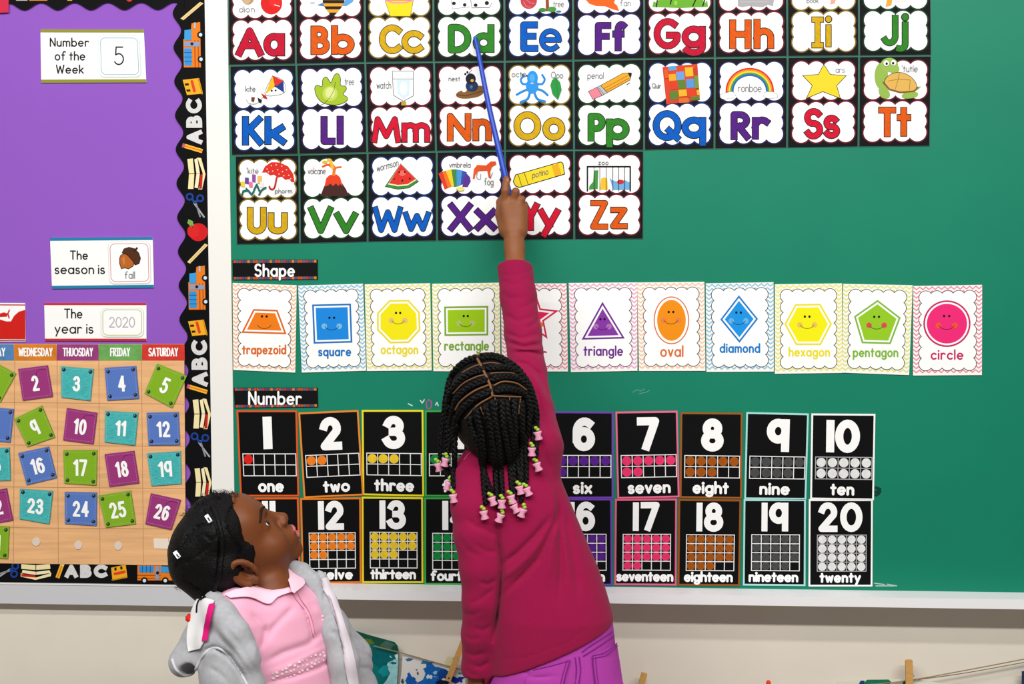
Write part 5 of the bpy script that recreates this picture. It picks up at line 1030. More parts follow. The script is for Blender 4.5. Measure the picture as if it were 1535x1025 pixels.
# body: head, neck, trunk, both arms with hands, legs - one continuous surface
nk = cA+RA@A3(0, -.028, -.055)
handR = [
 ('u', cone(W(771, 372, -.122), W(770, 350, -.112), .0215, .0205), 0),
 ('u', cone(W(764, 345, -.110), W(757, 308, -.104), .0150, .0130), .014), ('u', cone(W(772, 345, -.110), W(769, 306, -.105), .0150, .0130), .012), ('u', cone(W(778, 345, -.108), W(778.5, 310, -.102), .0150, .0125), .012), ('u', cone(W(779, 346, -.106), W(782.5, 318, -.098), .0140, .0118), .012),
 ('u', chain([(*W(756.5, 306, -.105), .0088), (*W(757.5, 286, -.112), .0082), (*W(758.3, 276, -.108), .0078), (*W(759, 268, -.101), .0068)], .003), .005),
 ('u', chain([(*W(768, 305, -.107), .0086), (*W(773, 287, -.112), .0082), (*W(775, 292, -.090), .0074), (*W(769, 303, -.074), .0064)], .003), .005),
 ('u', chain([(*W(778, 309, -.104), .0084), (*W(782, 299, -.106), .0078), (*W(781, 305, -.082), .0072), (*W(774, 312, -.070), .0062)], .003), .005),
 ('u', chain([(*W(783, 317, -.098), .0078), (*W(786, 309, -.098), .0070), (*W(784, 313, -.078), .0064), (*W(778, 318, -.069), .0056)], .003), .005),
 ('u', chain([(*W(756, 346, -.104), .0120), (*W(749.5, 322, -.093), .0100), (*W(750, 303, -.080), .0088), (*W(757, 291, -.071), .0070)], .004), .009)]
hipA = W(833, 985, -.415)
fA = [(.085, -.43), (.185, -.40)]
bodyA_ops = [('u', loft(rows([(676, 715, 800, -.388, .032), (705, 708, 820, -.392, .045), (760, 722, 840, -.397, .052), (850, 745, 878, -.405, .056), (920, 752, 903, -.412, .060), (990, 748, 918, -.415, .074), (1040, 745, 922, -.415, .076)], -.4)), 0),
             ('u', placed(HEAD_COVERED, cA, RA), .012), ('u', cone(nk, W(750, 690, -.388), .038, .040), .025),
             ('u', chain([(*p[:3], p[3]-.014) for p in armL[:-2]]+[(*p[:3], p[3]-.009) for p in armL[-2:]], .01), .015), ('u', cone(W(715.5, 1010, -.417), W(714, 1034, -.410), .0175, .0165), .008), ('u', relaxed_hand(W(714, 1034, -.410), (.05, .12, -1), (.75, .55, .1), (.35, .9, .1)), .006),
             ('u', chain([(*p[:3], p[3]-.008) for p in armR[:-1]]+[(*W(773, 408, -.150), .0235)], .01), .02), ('u', cone(W(773, 408, -.150), W(771, 368, -.120), .0228, .0205), .012),
             ('u', compose(handR, W(768, 315, -.095), .115), .008)]
for (fx, fy), sx in zip(fA, (-1, 1)):
    hp = hipA+A3(.048*sx, 0, -.03); kn = A3((hp[0]+fx)/2, -.425, .33)
    bodyA_ops.append(('u', chain([(*hp, .062), (*kn, .042), (fx, fy, .065, .028)], .02), .03))
bodyA = compose(bodyA_ops)
flesh('body', bodyA, (-.20, -.56, .03), (.33, -.04, 1.66), .0026, [SKIN_A, LIP], girl, paint_head(cA, RA))
eyes(cA, RA, girl)
# trousers with waistband, yoke, back pockets and seams
tops = [(915, 748, 917, -.414, .074), (960, 745, 922, -.414, .0795), (1000, 740, 928, -.415, .084), (1040, 738, 934, -.415, .086), (1075, 742, 934, -.415, .084)]
legs_ops = [('u', loft(rows(tops, -.415)), 0)]
for (fx, fy), sx in zip(fA, (-1, 1)):
    hp = hipA+A3(.052*sx, 0, -.10); kn = A3((hp[0]+fx)/2, -.425, .33)
    legs_ops.append(('u', chain([(*hp, .074), (*kn, .056), (fx, fy, .075, .050)], .02), .035))
legs_ops.append(('i', half(W(740, 935, -.415)+A3(0, 0, .03), (-.15, 0, 1)), .004))
trA = folds(compose(legs_ops), [([(864, 1000), (862, 1040), (858, 1090)], 2.0, .003), ([(780, 1002), (800, 1015), (835, 1012)], 3, .002), ([(900, 985), (918, 980)], 2, .001)])
trousers = flesh('trousers', trA, (-.08, -.54, .055), (.36, -.28, .74), .0036, PUR, girl)
def seam(parent, f, name, lines, r, m, lift=.001):
    p = Part()
    for pts in lines: P = drape(f, pts, 24, lift); p.tube(P, r, m, 6)
    return p.build(name, parent)
seam(trousers, trA, 'seam', [[(872, 977), (884, 968), (917, 947)], [(874, 983), (890, 973), (920, 953)], [(862, 985), (864, 1005), (861, 1028)], [(868, 984), (870, 1005), (867, 1028)]], .0011, PURD)
patch('back_pocket', trA, [(887, 982), (889, 1005), (893, 1036)], [(922, 965), (926, 990), (932, 1030)], PUR, trousers, lift=.004, nv=16)
patch('back_pocket', trA, [(796, 1004), (790, 1018), (786, 1036)], [(854, 988), (848, 1008), (842, 1034)], PUR, trousers, lift=.004, nv=16)
seam(trousers, trA, 'pocket_stitching', [[(887, 982), (905, 977), (922, 964)], [(888, 986), (906, 981), (923, 968)], [(887, 982), (889, 1005), (893, 1036)], [(891, 984), (893, 1006), (897, 1036)], [(800, 1003), (826, 997), (854, 989)], [(854, 988), (848, 1008), (842, 1034)], [(850, 989), (844, 1008), (838, 1034)]], .0010, PURD, .0042)
for fx, fy in fA: flesh('shoe', shoe_field((fx, fy-.03, 0), (.0, 1, 0)), (fx-.07, fy-.10, -.01), (fx+.07, fy+.18, .13), .004, mat((226, 224, 226), rough=.6), girl)
# collar ring and fingernail
seam(girl, shirtA, 'collar', [[(692, 686), (699, 674), (712, 668), (724, 664)], [(696, 690), (704, 680), (718, 673)]], .0018, mat((196, 60, 112), rough=.85), .001)
NAIL = mat((176, 120, 96), rough=.3, spec=.4)
p = Part(); q = lift_out(bodyA, march(bodyA, [(760.5, 270.5)])[0], .0006)[0]
p.mesh([q+A3(.0035*cos(a*pi/6), -.0006, .0048*sin(a*pi/6)) for a in range(12)], [tuple(range(12))], NAIL); p.build('fingernail', girl)
# hair: cap, partings, plaits with pink beads
def cap_local(P): return smax(compose([('u', ellip((.066, -.014, -.012), (.016, .034, .036)), 0), ('u', ellip((-.066, -.014, -.012), (.016, .034, .036)), 0), ('u', ellip((0, -.008, .022), (.0765, .094, .0815)), .02), ('u', ellip((0, -.040, -.02), (.062, .055, .06)), .03)])(P), (P[:, 1]-(.040+.5*(P[:, 2]-.02))), .008)
capA = compose([('u', placed(cap_local, cA, RA), 0), ('u', ball(W(738, 650, -.425), .046), .03), ('u', ball(W(748, 672, -.425), .034), .02)])
hairA = flesh('hair', capA, cA-.14, cA+.14, .0032, HAIR, girl)
SCALP = mat((128, 88, 58), rough=.7, spec=.1)
T6 = tr(6.406, 650, 520); T7 = tr(6.406, 650, 640)
P6 = lambda *q: [T6(*a) for a in q]
p = Part()
for q, r in ((P6((405, 100), (440, 160), (490, 260), (540, 370), (565, 480)), .0024), (P6((470, 180), (380, 210), (290, 260)), .0012), (P6((505, 280), (420, 300), (300, 360), (210, 450)), .0013), (P6((530, 375), (400, 430), (280, 520), (230, 600)), .0017), (P6((560, 480), (430, 560), (320, 680)), .0015),
             (P6((480, 180), (560, 170), (640, 185)), .0011), (P6((545, 270), (620, 262), (740, 265), (800, 300)), .0012), (P6((575, 380), (660, 345), (780, 360), (870, 420)), .0017), (P6((570, 475), (680, 480), (820, 485)), .0016),
             (P6((585, 490), (600, 560), (605, 640)), .0010), (P6((720, 490), (715, 560), (710, 640)), .0011), (P6((815, 500), (805, 570), (800, 640)), .0010), (P6((455, 575), (480, 630), (500, 670)), .0010)):
    P = drape(capA, q, 30, .0050 if r > .002 else .0052); p.tube(P, r*1.05, SCALP, 6)
p.build('scalp_parting', hairA)
both = lambda P: np.minimum(capA(P), shirt0(P))
PINKB = mat((240, 164, 196), rough=.35, spec=.4); LIME = mat((160, 200, 60), rough=.4, spec=.3)
def plait(px, r0, r1, bead, fallback=None, tilt=0, dy=-1):
    q = spline(px, 64); P, miss = march(both, q); out = []; Yl = None
    for i in range(len(q)):
        if miss[i] < .004: pt = lift_out(both, P[i:i+1], r0*.55)[0]; Yl = pt[1] if Yl is None or i < 8 else .6*Yl+.4*min(pt[1], Yl+.008)
        else:
            Yl = Yl if Yl is not None else -.42; 
        if miss[i] >= .004 or i > 26: pt = W(q[i][0], q[i][1], min(Yl, pt[1] if miss[i] < .004 else Yl))
        out.append(pt)
    out = np.array(out)
    for _ in range(3): out[1:-1] = .25*out[:-2]+.5*out[1:-1]+.25*out[2:]
    d = both(out); bad = d < r1*.6
    if bad.any(): out[bad] = lift_out(both, out[bad], r1*.7)
    b = Part(); braid(out, r0, b, HAIR, r1); o = b.build('braid', hairA)
    e = W(bead[0], bead[1], out[-1][1]-.004); dd = both(e[None])[0]
    if dd < .008: e = e+A3(0, -(.009-dd), 0)
    ax = A3(sin(tilt), 0, -cos(tilt)); sx = np.cross(ax, A3(0, 1, 0)); k = Part()
    prof = [(-.0078, .0), (-.0078, .0078), (-.0062, .0082), (0, .0050), (.0062, .0080), (.0078, .0074), (.0078, 0)]
    k.grid([[e+ax*a+(sx*cos(t*pi/6)+A3(0, 1, 0)*sin(t*pi/6))*rr for t in range(12)] for a, rr in prof], PINKB, close=True); k.build('bead', o)
    g = Part(); top = e-ax*.0115
    for j in range(2):
        c = top-ax*.004*j+sx*.0015*(-1)**j
        g.grid([[c+A3(.0040*sin(u*pi/6)*cos(v*pi/5), .0040*sin(u*pi/6)*sin(v*pi/5), .0034*cos(u*pi/6)) for v in range(10)] for u in range(7)], LIME, close=True)
    g.build('hair_elastic', o)
B7 = lambda x, y: T7(x, y)
plait(P6((430, 125), (340, 145), (245, 215), (165, 330), (118, 490), (100, 640), (78, 780), (66, 900), (62, 1000))+[B7(62, 320)], .0080, .0042, B7(48, 385), tilt=.25)
plait(P6((490, 232), (380, 258), (265, 335), (178, 455), (140, 610), (130, 780), (128, 900))+[B7(125, 330), B7(130, 480)], .0080, .0046, B7(140, 562), tilt=-.3)
plait(P6((515, 325), (400, 368), (285, 445), (205, 560), (168, 700), (155, 850))+[B7(140, 200), B7(118, 290)], .0080, .0046, B7(110, 338), tilt=-.2)
plait(P6((545, 430), (420, 490), (305, 580), (235, 690), (205, 820), (200, 950))+[B7(200, 330), B7(196, 480), B7(200, 590)], .0085, .0050, B7(196, 675), tilt=.15)
plait(P6((460, 118), (580, 108), (700, 160), (815, 245), (890, 340), (945, 470), (982, 620), (992, 740), (996, 800)), .0080, .0046, B7(1004, 78), tilt=.2)
plait(P6((510, 215), (620, 212), (740, 225), (850, 320), (930, 450), (975, 600), (985, 760))+[B7(988, 120), B7(985, 290)], .0080, .0046, B7(1000, 382), tilt=.35)
plait(P6((550, 322), (660, 298), (780, 310), (880, 390), (940, 520), (962, 680), (955, 880))+[B7(955, 140)], .0080, .0048, B7(944, 235), tilt=.0)
plait(P6((590, 425), (680, 410), (790, 425), (870, 480), (905, 600), (900, 760))+[B7(880, 160), B7(890, 360), B7(892, 540)], .0080, .0046, B7(905, 615), tilt=.4)
plait(P6((410, 590), (430, 680), (460, 800), (475, 900))+[B7(480, 300), B7(480, 500), B7(500, 740)], .0080, .0050, B7(488, 840), tilt=.2)
plait(P6((350, 660), (370, 760), (420, 860))+[B7(440, 150), B7(462, 350), B7(530, 560), B7(570, 620)], .0076, .0048, B7(570, 705), tilt=.35)
plait(P6((500, 570), (530, 680), (550, 800))+[B7(560, 110), B7(590, 340), B7(600, 560), B7(625, 780)], .0078, .0050, B7(636, 870), tilt=-.35)
plait(P6((560, 520), (580, 640), (600, 780))+[B7(620, 120), B7(640, 340), B7(655, 560), B7(660, 660)], .0078, .0050, B7(656, 735), tilt=.0)
plait(P6((650, 510), (655, 640), (665, 780))+[B7(690, 120), B7(730, 320), B7(745, 520), B7(752, 620)], .0078, .0050, B7(752, 690), tilt=.3)
plait(P6((690, 520), (700, 640), (725, 780))+[B7(745, 120), B7(765, 320), B7(770, 560), B7(775, 710)], .0076, .0048, B7(785, 780), tilt=.5)
plait(P6((760, 510), (760, 640), (770, 780))+[B7(775, 120), B7(805, 320), B7(822, 440), B7(828, 525)], .0076, .0048, B7(832, 600), tilt=.25)
plait(P6((820, 530), (825, 640), (830, 780))+[B7(838, 120), B7(845, 320), B7(845, 560), B7(840, 720)], .0076, .0048, B7(850, 820), tilt=-.3)
# the pointer
pole = thing('pointer_stick', W(760, 285, -.083), 'long blue pointer stick held against the letter d', 'pointer')
BLUE = mat((24, 68, 190), rough=.35, spec=.35)
ptr = [W(771, 328, -.0845), W(757.5, 266, -.0815), W(744, 208, -.068), W(733, 160, -.056), W(722, 105, -.041), W(714, 64, -.0285), W(712.5, 58, -.0265)]
ptr = spline([tuple(p_) for p_ in ptr], 30); p = Part(); p.tube(ptr, [.0072-.0024*i/29 for i in range(30)], BLUE, 14); p.build('stick', pole)
p = Part(); d_ = ptr[-1]-ptr[-2]; d_ /= np.linalg.norm(d_); p.tube([ptr[-1], ptr[-1]+d_*.004, ptr[-1]+d_*.006], [.0048, .004, .0016], mat((44, 110, 206), rough=.4), 12); p.build('rounded_tip', pole)
# ------------------------------------------------------------------ the girl who looks up
RB = np.array([[.471, .647, -.600], [-.878, .283, -.385], [-.080, .708, .701]]); cB = A3(-.4589, -.60, .8954)
kid = thing('person', (-.37, -.60, 0), 'girl in a pink polo shirt and grey hooded jacket looking up at the board', 'person')
GREY = mat((176, 177, 182), rough=.9, spec=.08, tex='noise', amt=.07, scale=130, sheen=.15); GREYD = mat((150, 150, 156), rough=.9, spec=.08, tex='noise', amt=.08, scale=130)
PINK = mat((250, 178, 206), rough=.8, spec=.1, tex='weave', amt=.03, scale=300, sheen=.15); PINKL = mat((250, 202, 220), rough=.8, spec=.1); LINING = mat((236, 234, 236), rough=.9, spec=.08); HOT = mat((226, 26, 126), rough=.7, spec=.15)
FACE = A3(.72, -.69, 0); FACE = FACE/np.linalg.norm(FACE); SH = A3(.69, .72, 0); SH = SH/np.linalg.norm(SH)   # chest direction; near shoulder -> far shoulder
angB = math.atan2(SH[1], SH[0])
def secB(q, back=0.0, grow=0.0): return [(*(W(px, py, -.60)-FACE*back)[:2], W(px, py, -.60)[2], rx+grow, ry+grow) for px, py, rx, ry in q]
SEC = [(412, 880, .050, .044), (413, 886, .062, .048), (413, 898, .084, .058), (413, 915, .097, .066), (416, 945, .098, .072), (422, 985, .094, .074), (428, 1030, .091, .076), (430, 1075, .094, .080), (430, 1120, .096, .082)]
torsoB = loft(secB(SEC), angB, 2.2)
nkB = cB+RB@A3(0, -.030, -.060); ntop = W(412, 886, -.60)
shirtB0 = compose([('u', torsoB, 0), ('u', cone(W(354, 915, -.665), W(346, 950, -.675), .040, .042), .03), ('u', cone(W(458, 892, -.545), W(470, 920, -.54), .032, .034), .03)])
shirtB = folds(shirtB0, [([(446, 895), (455, 910), (461, 926), (466, 945), (468, 965)], 1.8, .0035), ([(396, 965), (410, 940), (430, 920), (444, 905)], 5, .004), ([(393, 995), (425, 978), (460, 966), (492, 940)], 5, .0045), ([(396, 1012), (430, 1000), (465, 982), (494, 968)], 4, -.003), ([(400, 935), (396, 955), (392, 975)], 4, .004), ([(398, 1024), (440, 1014), (480, 1000), (500, 985)], 3.5, .0055), ([(470, 905), (484, 925), (492, 950)], 5, -.003), ([(375, 915), (390, 935), (398, 955)], 5, .003)])
polo = flesh('polo_shirt', shirtB, cB*0+A3(-.56, -.78, .46), A3(-.22, -.42, .90), .0030, PINK, kid)
# jacket: back shell, near sleeve, far lapel and sleeve, hood thrown back
backB = loft(secB(SEC[1:], .030, .012), angB, 2.2)
frontcut = half(W(420, 940, -.60)+FACE*.002, -FACE)
armN = [(*W(338, 930, -.672), .043), (*W(342, 962, -.682), .048), (*W(347, 1010, -.690), .050), (*W(346, 1070, -.68), .045), (*W(352, 1130, -.650), .038), (*W(362, 1180, -.625), .035)]
armF = [(*W(474, 898, -.535), .026), (*W(494, 936, -.520), .030), (*W(525, 985, -.500), .037), (*W(535, 1040, -.505), .038), (*W(540, 1100, -.53), .034), (*W(530, 1140, -.55), .033)]
lap = [(*W(440, 849, -.560), .012), (*W(453, 860, -.560), .018), (*W(473, 875, -.560), .022), (*W(486, 906, -.572), .022), (*W(501, 945, -.585), .025), (*W(515, 990, -.592), .027), (*W(518, 1040, -.592), .028), (*W(518, 1110, -.59), .030)]
lapN = [(*W(320, 900, -.675), .017), (*W(333, 921, -.706), .021), (*W(353, 949, -.722), .022), (*W(370, 985, -.726), .022), (*W(376, 1030, -.718), .023), (*W(382, 1115, -.69), .024)]
hood = compose([('u', ellip(W(327, 930, -.640), (.034, .046, .045)), 0), ('u', ellip(W(306, 952, -.655), (.020, .036, .048)), .025), ('u', cone(W(296, 965, -.665), W(276, 992, -.678), .030, .023), .025), ('u', cone(W(277, 990, -.675), W(300, 992, -.700), .020, .016), .02), ('u', cone(W(352, 872, -.60), W(330, 905, -.62), .030, .035), .03),
                ('s', ellip(W(290, 1008, -.700), (.024, .034, .018)), .006)])
jk0 = compose([('u', compose([('u', backB, 0), ('i', lambda P: -frontcut(P), .006)]), 0), ('u', chain(armN, .015), .02), ('u', chain(armF, .015), .02), ('u', chain(lap, .012), .014), ('u', chain(lapN, .012), .014), ('u', hood, .014),
               ('i', half((0, 0, W(430, 1125, -.6)[2]), (0, 0, -1)), .004) if False else ('u', ball(W(420, 1000, -.52), .01), .01)])
jacket_f = folds(jk0, [([(392, 962), (388, 985), (394, 1010)], 4, .003), ([(322, 945), (345, 970), (368, 1000), (384, 1026)], 4.2, .0042), ([(336, 940), (358, 964), (378, 997), (388, 1020)], 4.2, .0040), ([(345, 932), (366, 956), (382, 985)], 3.6, .0025), ([(300, 978), (320, 970), (345, 984), (362, 1008), (372, 1028)], 3.4, .0075), ([(312, 1000), (330, 1010), (345, 1026)], 3, .003),
 ([(462, 846), (480, 862), (486, 885), (487, 915)], 2.6, .006), ([(489, 882), (500, 915), (511, 955), (519, 1000), (523, 1030)], 2.0, .004), ([(522, 955), (540, 960), (553, 975)], 3, .003), ([(536, 1000), (552, 1002), (566, 1010)], 3, .003), ([(494, 945), (505, 950), (512, 962)], 4, .004), ([(534, 975), (550, 982), (562, 992)], 3, .0025)])
jacket = flesh('jacket', jacket_f, A3(-.64, -.82, .44), A3(-.20, -.40, .92), .0032, GREY, kid)
patch('hood_lining', jacket_f, [(300, 893), (290, 915), (284, 940), (282, 960), (284, 977)], [(322, 902), (317, 915), (312, 940), (308, 960), (302, 971)], LINING, jacket, lift=.004, nv=20, label='white lining of the hood')
patch('zip_tape', jacket_f, [(317, 908), (313, 925), (309, 945), (306.5, 961)], [(324, 907), (320, 925), (316.5, 945), (313.5, 960)], HOT, jacket, lift=.0065, nv=16, nu=5, label='bright pink zip tape')
patch('front_band', jacket_f, [(482, 868), (493, 902), (506, 945), (518, 990), (524, 1030)], [(489, 866), (502, 898), (517, 942), (530, 988), (536, 1030)], mat((214, 204, 212), rough=.85), jacket, lift=.004, nv=22, nu=6, label='pale zip band')
p = Part(); p.tube(drape(jacket_f, [(258, 988), (264, 1003), (276, 1012), (290, 1008), (302, 986), (316, 972), (330, 972), (345, 985), (360, 1006), (371, 1028)], 60, .0005), .0024, mat((204, 204, 209), rough=.9), 8); p.build('hood_edge', jacket)
# body
bodyB_ops = [('u', loft(secB([(q[0], q[1]+3, q[2]-.010, q[3]-.010) for q in SEC]), angB, 2.2), 0), ('u', placed(HEAD, cB, RB), .012), ('u', cone(nkB, ntop+A3(-.006, 0, .0), .038, .040), .022), ('u', chain([(*p_[:3], p_[3]-.014) for p_ in armN], .012), .02), ('u', chain([(*p_[:3], p_[3]-.012) for p_ in armF], .012), .02),
             ('u', relaxed_hand(W(363, 1186, -.622), (.3, .0, -1), (.2, .9, 0), (.75, -.6, .1), .9), .006), ('u', relaxed_hand(W(529, 1146, -.553), (.1, -.1, -1), (-.5, -.8, 0), (.7, -.6, .1), .9), .006)]
hipB = W(430, 1125, -.60)
fB = [(hipB+SH*-.055), (hipB+SH*.055)]
for q in fB:
    kn = A3(q[0]+FACE[0]*.02, q[1]+FACE[1]*.02, .255); ft = A3(q[0]-.005, q[1], .06)
    bodyB_ops.append(('u', chain([(*(q+A3(0, 0, -.01)), .058), (*kn, .040), (*ft, .028)], .02), .03))
bodyB = compose(bodyB_ops)
# eyelids over the sockets
def faceB(P):
    d = bodyB(P); q = (P-cB)@RB; m = np.linalg.norm(q-A3(0, .07, 0), axis=1) < .07
    if m.any():
        Q = q[m]; e = d[m]
        for s in (-1, 1):
            lid = ellip((.0325*s, .0645, .0045), (.0155, .0142, .0128))(Q); lid = smax(lid, -ellip((.0335*s, .078, .0038), (.0128, .012, .0047))(Q), .001); e = smin(e, lid, .003)
        d = d.copy(); d[m] = e
    return d
flesh('body', faceB, A3(-.62, -.80, .03), A3(-.20, -.40, 1.03), .0024, [SKIN_B, LIP], kid, paint_head(cB, RB))
eyes(cB, RB, kid); brows(bodyB, cB, RB, kid)
# collar wings, placket, buttons, glitter print
patch('collar_wing', shirtB, [(338, 893), (358, 886), (385, 882), (412, 882), (433, 884)], [(346, 898), (372, 897), (401, 907), (416, 896), (437, 888)], PINKL, polo, lift=.006, nv=22, nu=7)
p = Part()
Lw = spline([tuple(W(*q)) for q in ((424, 846, -.560), (428, 858, -.585), (433, 872, -.615), (437, 886, -.648))], 14); Rw = spline([tuple(W(*q)) for q in ((437, 846, -.555), (450, 862, -.572), (457, 874, -.600), (441, 889, -.655))], 14)
gw = [[l_+(r_-l_)*u+A3(.25, -.9, .2)*.004*sin(pi*u) for u in np.linspace(0, 1, 7)] for l_, r_ in zip(Lw, Rw)]
p.grid(gw, PINKL); p.grid([[q+A3(0, .0022, -.0005) for q in r_[::-1]] for r_ in gw], PINK)
for e in (0, -1): p.grid([[r_[e] for r_ in gw], [r_[e]+A3(0, .0022, -.0005) for r_ in gw]], PINKL)
p.build('collar_wing', polo)
Cs = spline([tuple(W(*q)) for q in ((344, 884, -.66), (372, 884, -.685), (404, 888, -.690), (430, 886, -.665), (438, 876, -.63), (432, 858, -.585), (425, 848, -.555))], 30)
p = Part()
for q in ([(437, 886), (443, 898), (455, 913), (462, 925), (466, 940), (470, 955)], [(444, 886), (452, 900), (461, 913), (468, 930), (472, 950)]):
    p.tube(drape(shirtB, q, 24, .0006), .0007, mat((224, 130, 170), rough=.8), 6)
p.build('placket', polo)
random.seed(3); GL = mat((250, 226, 236), rough=.3, spec=.5); p = Part()
dots = [(410+i*6.2+random.uniform(-1.5, 1.5), 1016-i*2.7+r_*7+random.uniform(-1.5, 1.5)) for i in range(14) for r_ in range(-1, 2)]+[(486+random.uniform(-3, 3), 905+i*6) for i in range(8)]
for x, y in dots:
    P_, b_ = march(shirtB, [(x, y)])
    if b_[0] < .003:
        c = lift_out(shirtB, P_, .0006)[0]; r = random.uniform(.0012, .0026); p.mesh([c+A3(r*cos(t*pi/3)*1.3, -.0004, r*sin(t*pi/3)) for t in range(6)], [tuple(range(6))], GL)
tag(p.build('glitter_print', polo), kind='stuff')
# hair
def hairB_local(P):
    cap = ellip((0, -.008, .024), (.0765, .094, .0820))(P); ax_ = np.clip((np.abs(P[:, 0])-.030)/.025, 0, 1); line = .034+.62*(P[:, 2]-.01)+ax_*(-.020*np.exp(-((P[:, 2]-.036)/.020)**2)+.009*np.exp(-((P[:, 2]+.004)/.016)**2)); line = line+.0022*np.sin(P[:, 0]*420)*np.sin(P[:, 2]*510); cap = smax(cap, P[:, 1]-line, .014)
    ears_ = smax(ellip((0, -.045, -.02), (.066, .055, .055))(P), P[:, 1]-.0, .01)
    return smin(cap, ears_, .02)
puffs = [('u', placed(hairB_local, cB, RB), 0)]
for (x, y, Y, r) in ((304, 822, -.640, .050), (292, 850, -.63, .039), (322, 778, -.62, .043), (318, 872, -.62, .037), (330, 800, -.66, .036), (282, 826, -.60, .034), (335, 850, -.665, .030)): puffs.append(('u', ball(W(x, y, Y), r), .016))
hairB = folds(compose(puffs), [([(316, 770), (326, 790), (330, 815), (328, 845), (322, 875)], 2.2, .005), ([(306, 800), (318, 812), (328, 800)], 2, .003), ([(268, 822), (284, 800), (300, 788), (318, 784)], 2.2, .004), ([(278, 868), (292, 880), (308, 888)], 2, .004), ([(290, 838), (306, 826), (322, 812)], 1.8, .0025), ([(262, 850), (275, 842), (290, 842)], 2, .003), ([(300, 760), (310, 775), (316, 795)], 2, .003)])
HB = flesh('hair', hairB, cB-.165, cB+.15, .0028, HAIR, kid)
p = Part(); rng = np.random.default_rng(5)   # flyaway wisps along the crown and hairline
wx = []
for k in range(420):
    if k % 3 == 0: a = rng.uniform(0, 1); q = [(366, 736), (352, 752), (343, 772), (340, 792), (350, 806), (362, 822), (356, 838)]; i_ = int(a*6); t = a*6-i_; wx.append((q[i_][0]*(1-t)+q[i_+1][0]*t-rng.uniform(0, 5), q[i_][1]*(1-t)+q[i_+1][1]*t))
    else: wx.append([(rng.uniform(318, 366), rng.uniform(733, 748)), (rng.uniform(255, 300), rng.uniform(760, 890)), (rng.uniform(270, 330), rng.uniform(740, 770))][k % 3 if k % 2 else 0])
P_, _ = march(hairB, wx); C_ = lift_out(hairB, P_, .0005); e = 1e-3
N_ = np.stack([hairB(C_+e*np.eye(3)[i])-hairB(C_-e*np.eye(3)[i]) for i in range(3)], -1); N_ /= np.maximum(np.linalg.norm(N_, axis=1), 1e-9)[:, None]
for k, (c, n) in enumerate(zip(C_, N_)):
    t = rng.normal(size=3); t -= n*(t@n); t /= np.linalg.norm(t); L_ = rng.uniform(.006, .013)
    if k % 3 == 0: t = t*.35+RB[:, 1]*.8; n = n*.25
    p.tube([c-n*.001, c+n*L_*.35+t*L_*.4, c+n*L_*.45+t*L_], [.0004, .0003, .0001], HAIR, 3, cap=False)
tag(p.build('hair_wisps', HB), kind='stuff')
seamP = Part(); seamP.tube(drape(hairB, [(318, 758), (327, 780), (333, 805), (333, 835), (328, 865), (318, 893)], 40, .002), .0038, HAIR, 8); seamP.build('hair_twist', HB)
CLIP = mat((240, 240, 242), rough=.25, spec=.5)
for a, b in (((311, 773), (317, 783)), ((263.5, 827), (270, 836))):
    q, _ = march(hairB, [a, b]); q = lift_out(hairB, q, .002); k = Part(); d = q[1]-q[0]; L_ = np.linalg.norm(d); d /= L_; v = (np.array(EYE)-q[0]); v /= np.linalg.norm(v); s_ = np.cross(d, v); s_ /= np.linalg.norm(s_); v = np.cross(s_, d)
    for hw, t0, t1, m, h0, h1 in ((.0035, 0, 1, CLIP, 0, .0022), (.0012, .45, .95, mat((60, 60, 64)), .0022, .0030)):
        C = [q[0]+d*L_*t+s_*hw*w2+v*h for t in (t0, t1) for w2 in (-1, 1) for h in (h0, h1)]
        k.mesh(C, [(0,1,3,2),(4,6,7,5),(0,4,5,1),(2,3,7,6),(0,2,6,4),(1,5,7,3)], m, smooth=False)
    k.build('hair_clip', HB)
k = Part(); k.tube(drape(jacket_f, [(310, 896), (303, 899), (299, 906), (298, 913), (298, 919)], 20, .004), .0021, BLACK, 8); k.build('hair_tie', HB)
k = Part(); P_ = drape(jacket_f, [(289, 922), (286, 926), (288, 931)], 8, .001); P_ = P_+A3(-.002, 0, 0); k.tube(P_, [.0015, .004, .006, .007, .007, .006, .004, .002], mat((222, 40, 30), rough=.4), 8); k.build('red_bobble', HB)
# trousers and shoes below the frame
KH = mat((52, 56, 84), rough=.85, spec=.1)
tb = [('u', loft(secB([(430, 1090, .089, .075), (430, 1130, .094, .080), (430, 1160, .092, .078)]), angB, 2.2), 0)]
for q in fB: tb.append(('u', chain([(*(q+A3(0, 0, -.03)), .068), (q[0]+FACE[0]*.02, q[1]+FACE[1]*.02, .255, .052), (q[0]-.005, q[1], .075, .046)], .02), .03))
flesh('trousers', compose(tb), A3(-.60, -.78, .03), A3(-.18, -.40, .62), .0045, KH, kid)
for q in fB: flesh('shoe', shoe_field((q[0]-FACE[0]*.03, q[1]-FACE[1]*.03, 0), FACE, .9), A3(q[0]-.13, q[1]-.17, -.01), A3(q[0]+.17, q[1]+.12, .13), .0045, mat((222, 120, 160), rough=.6), kid)

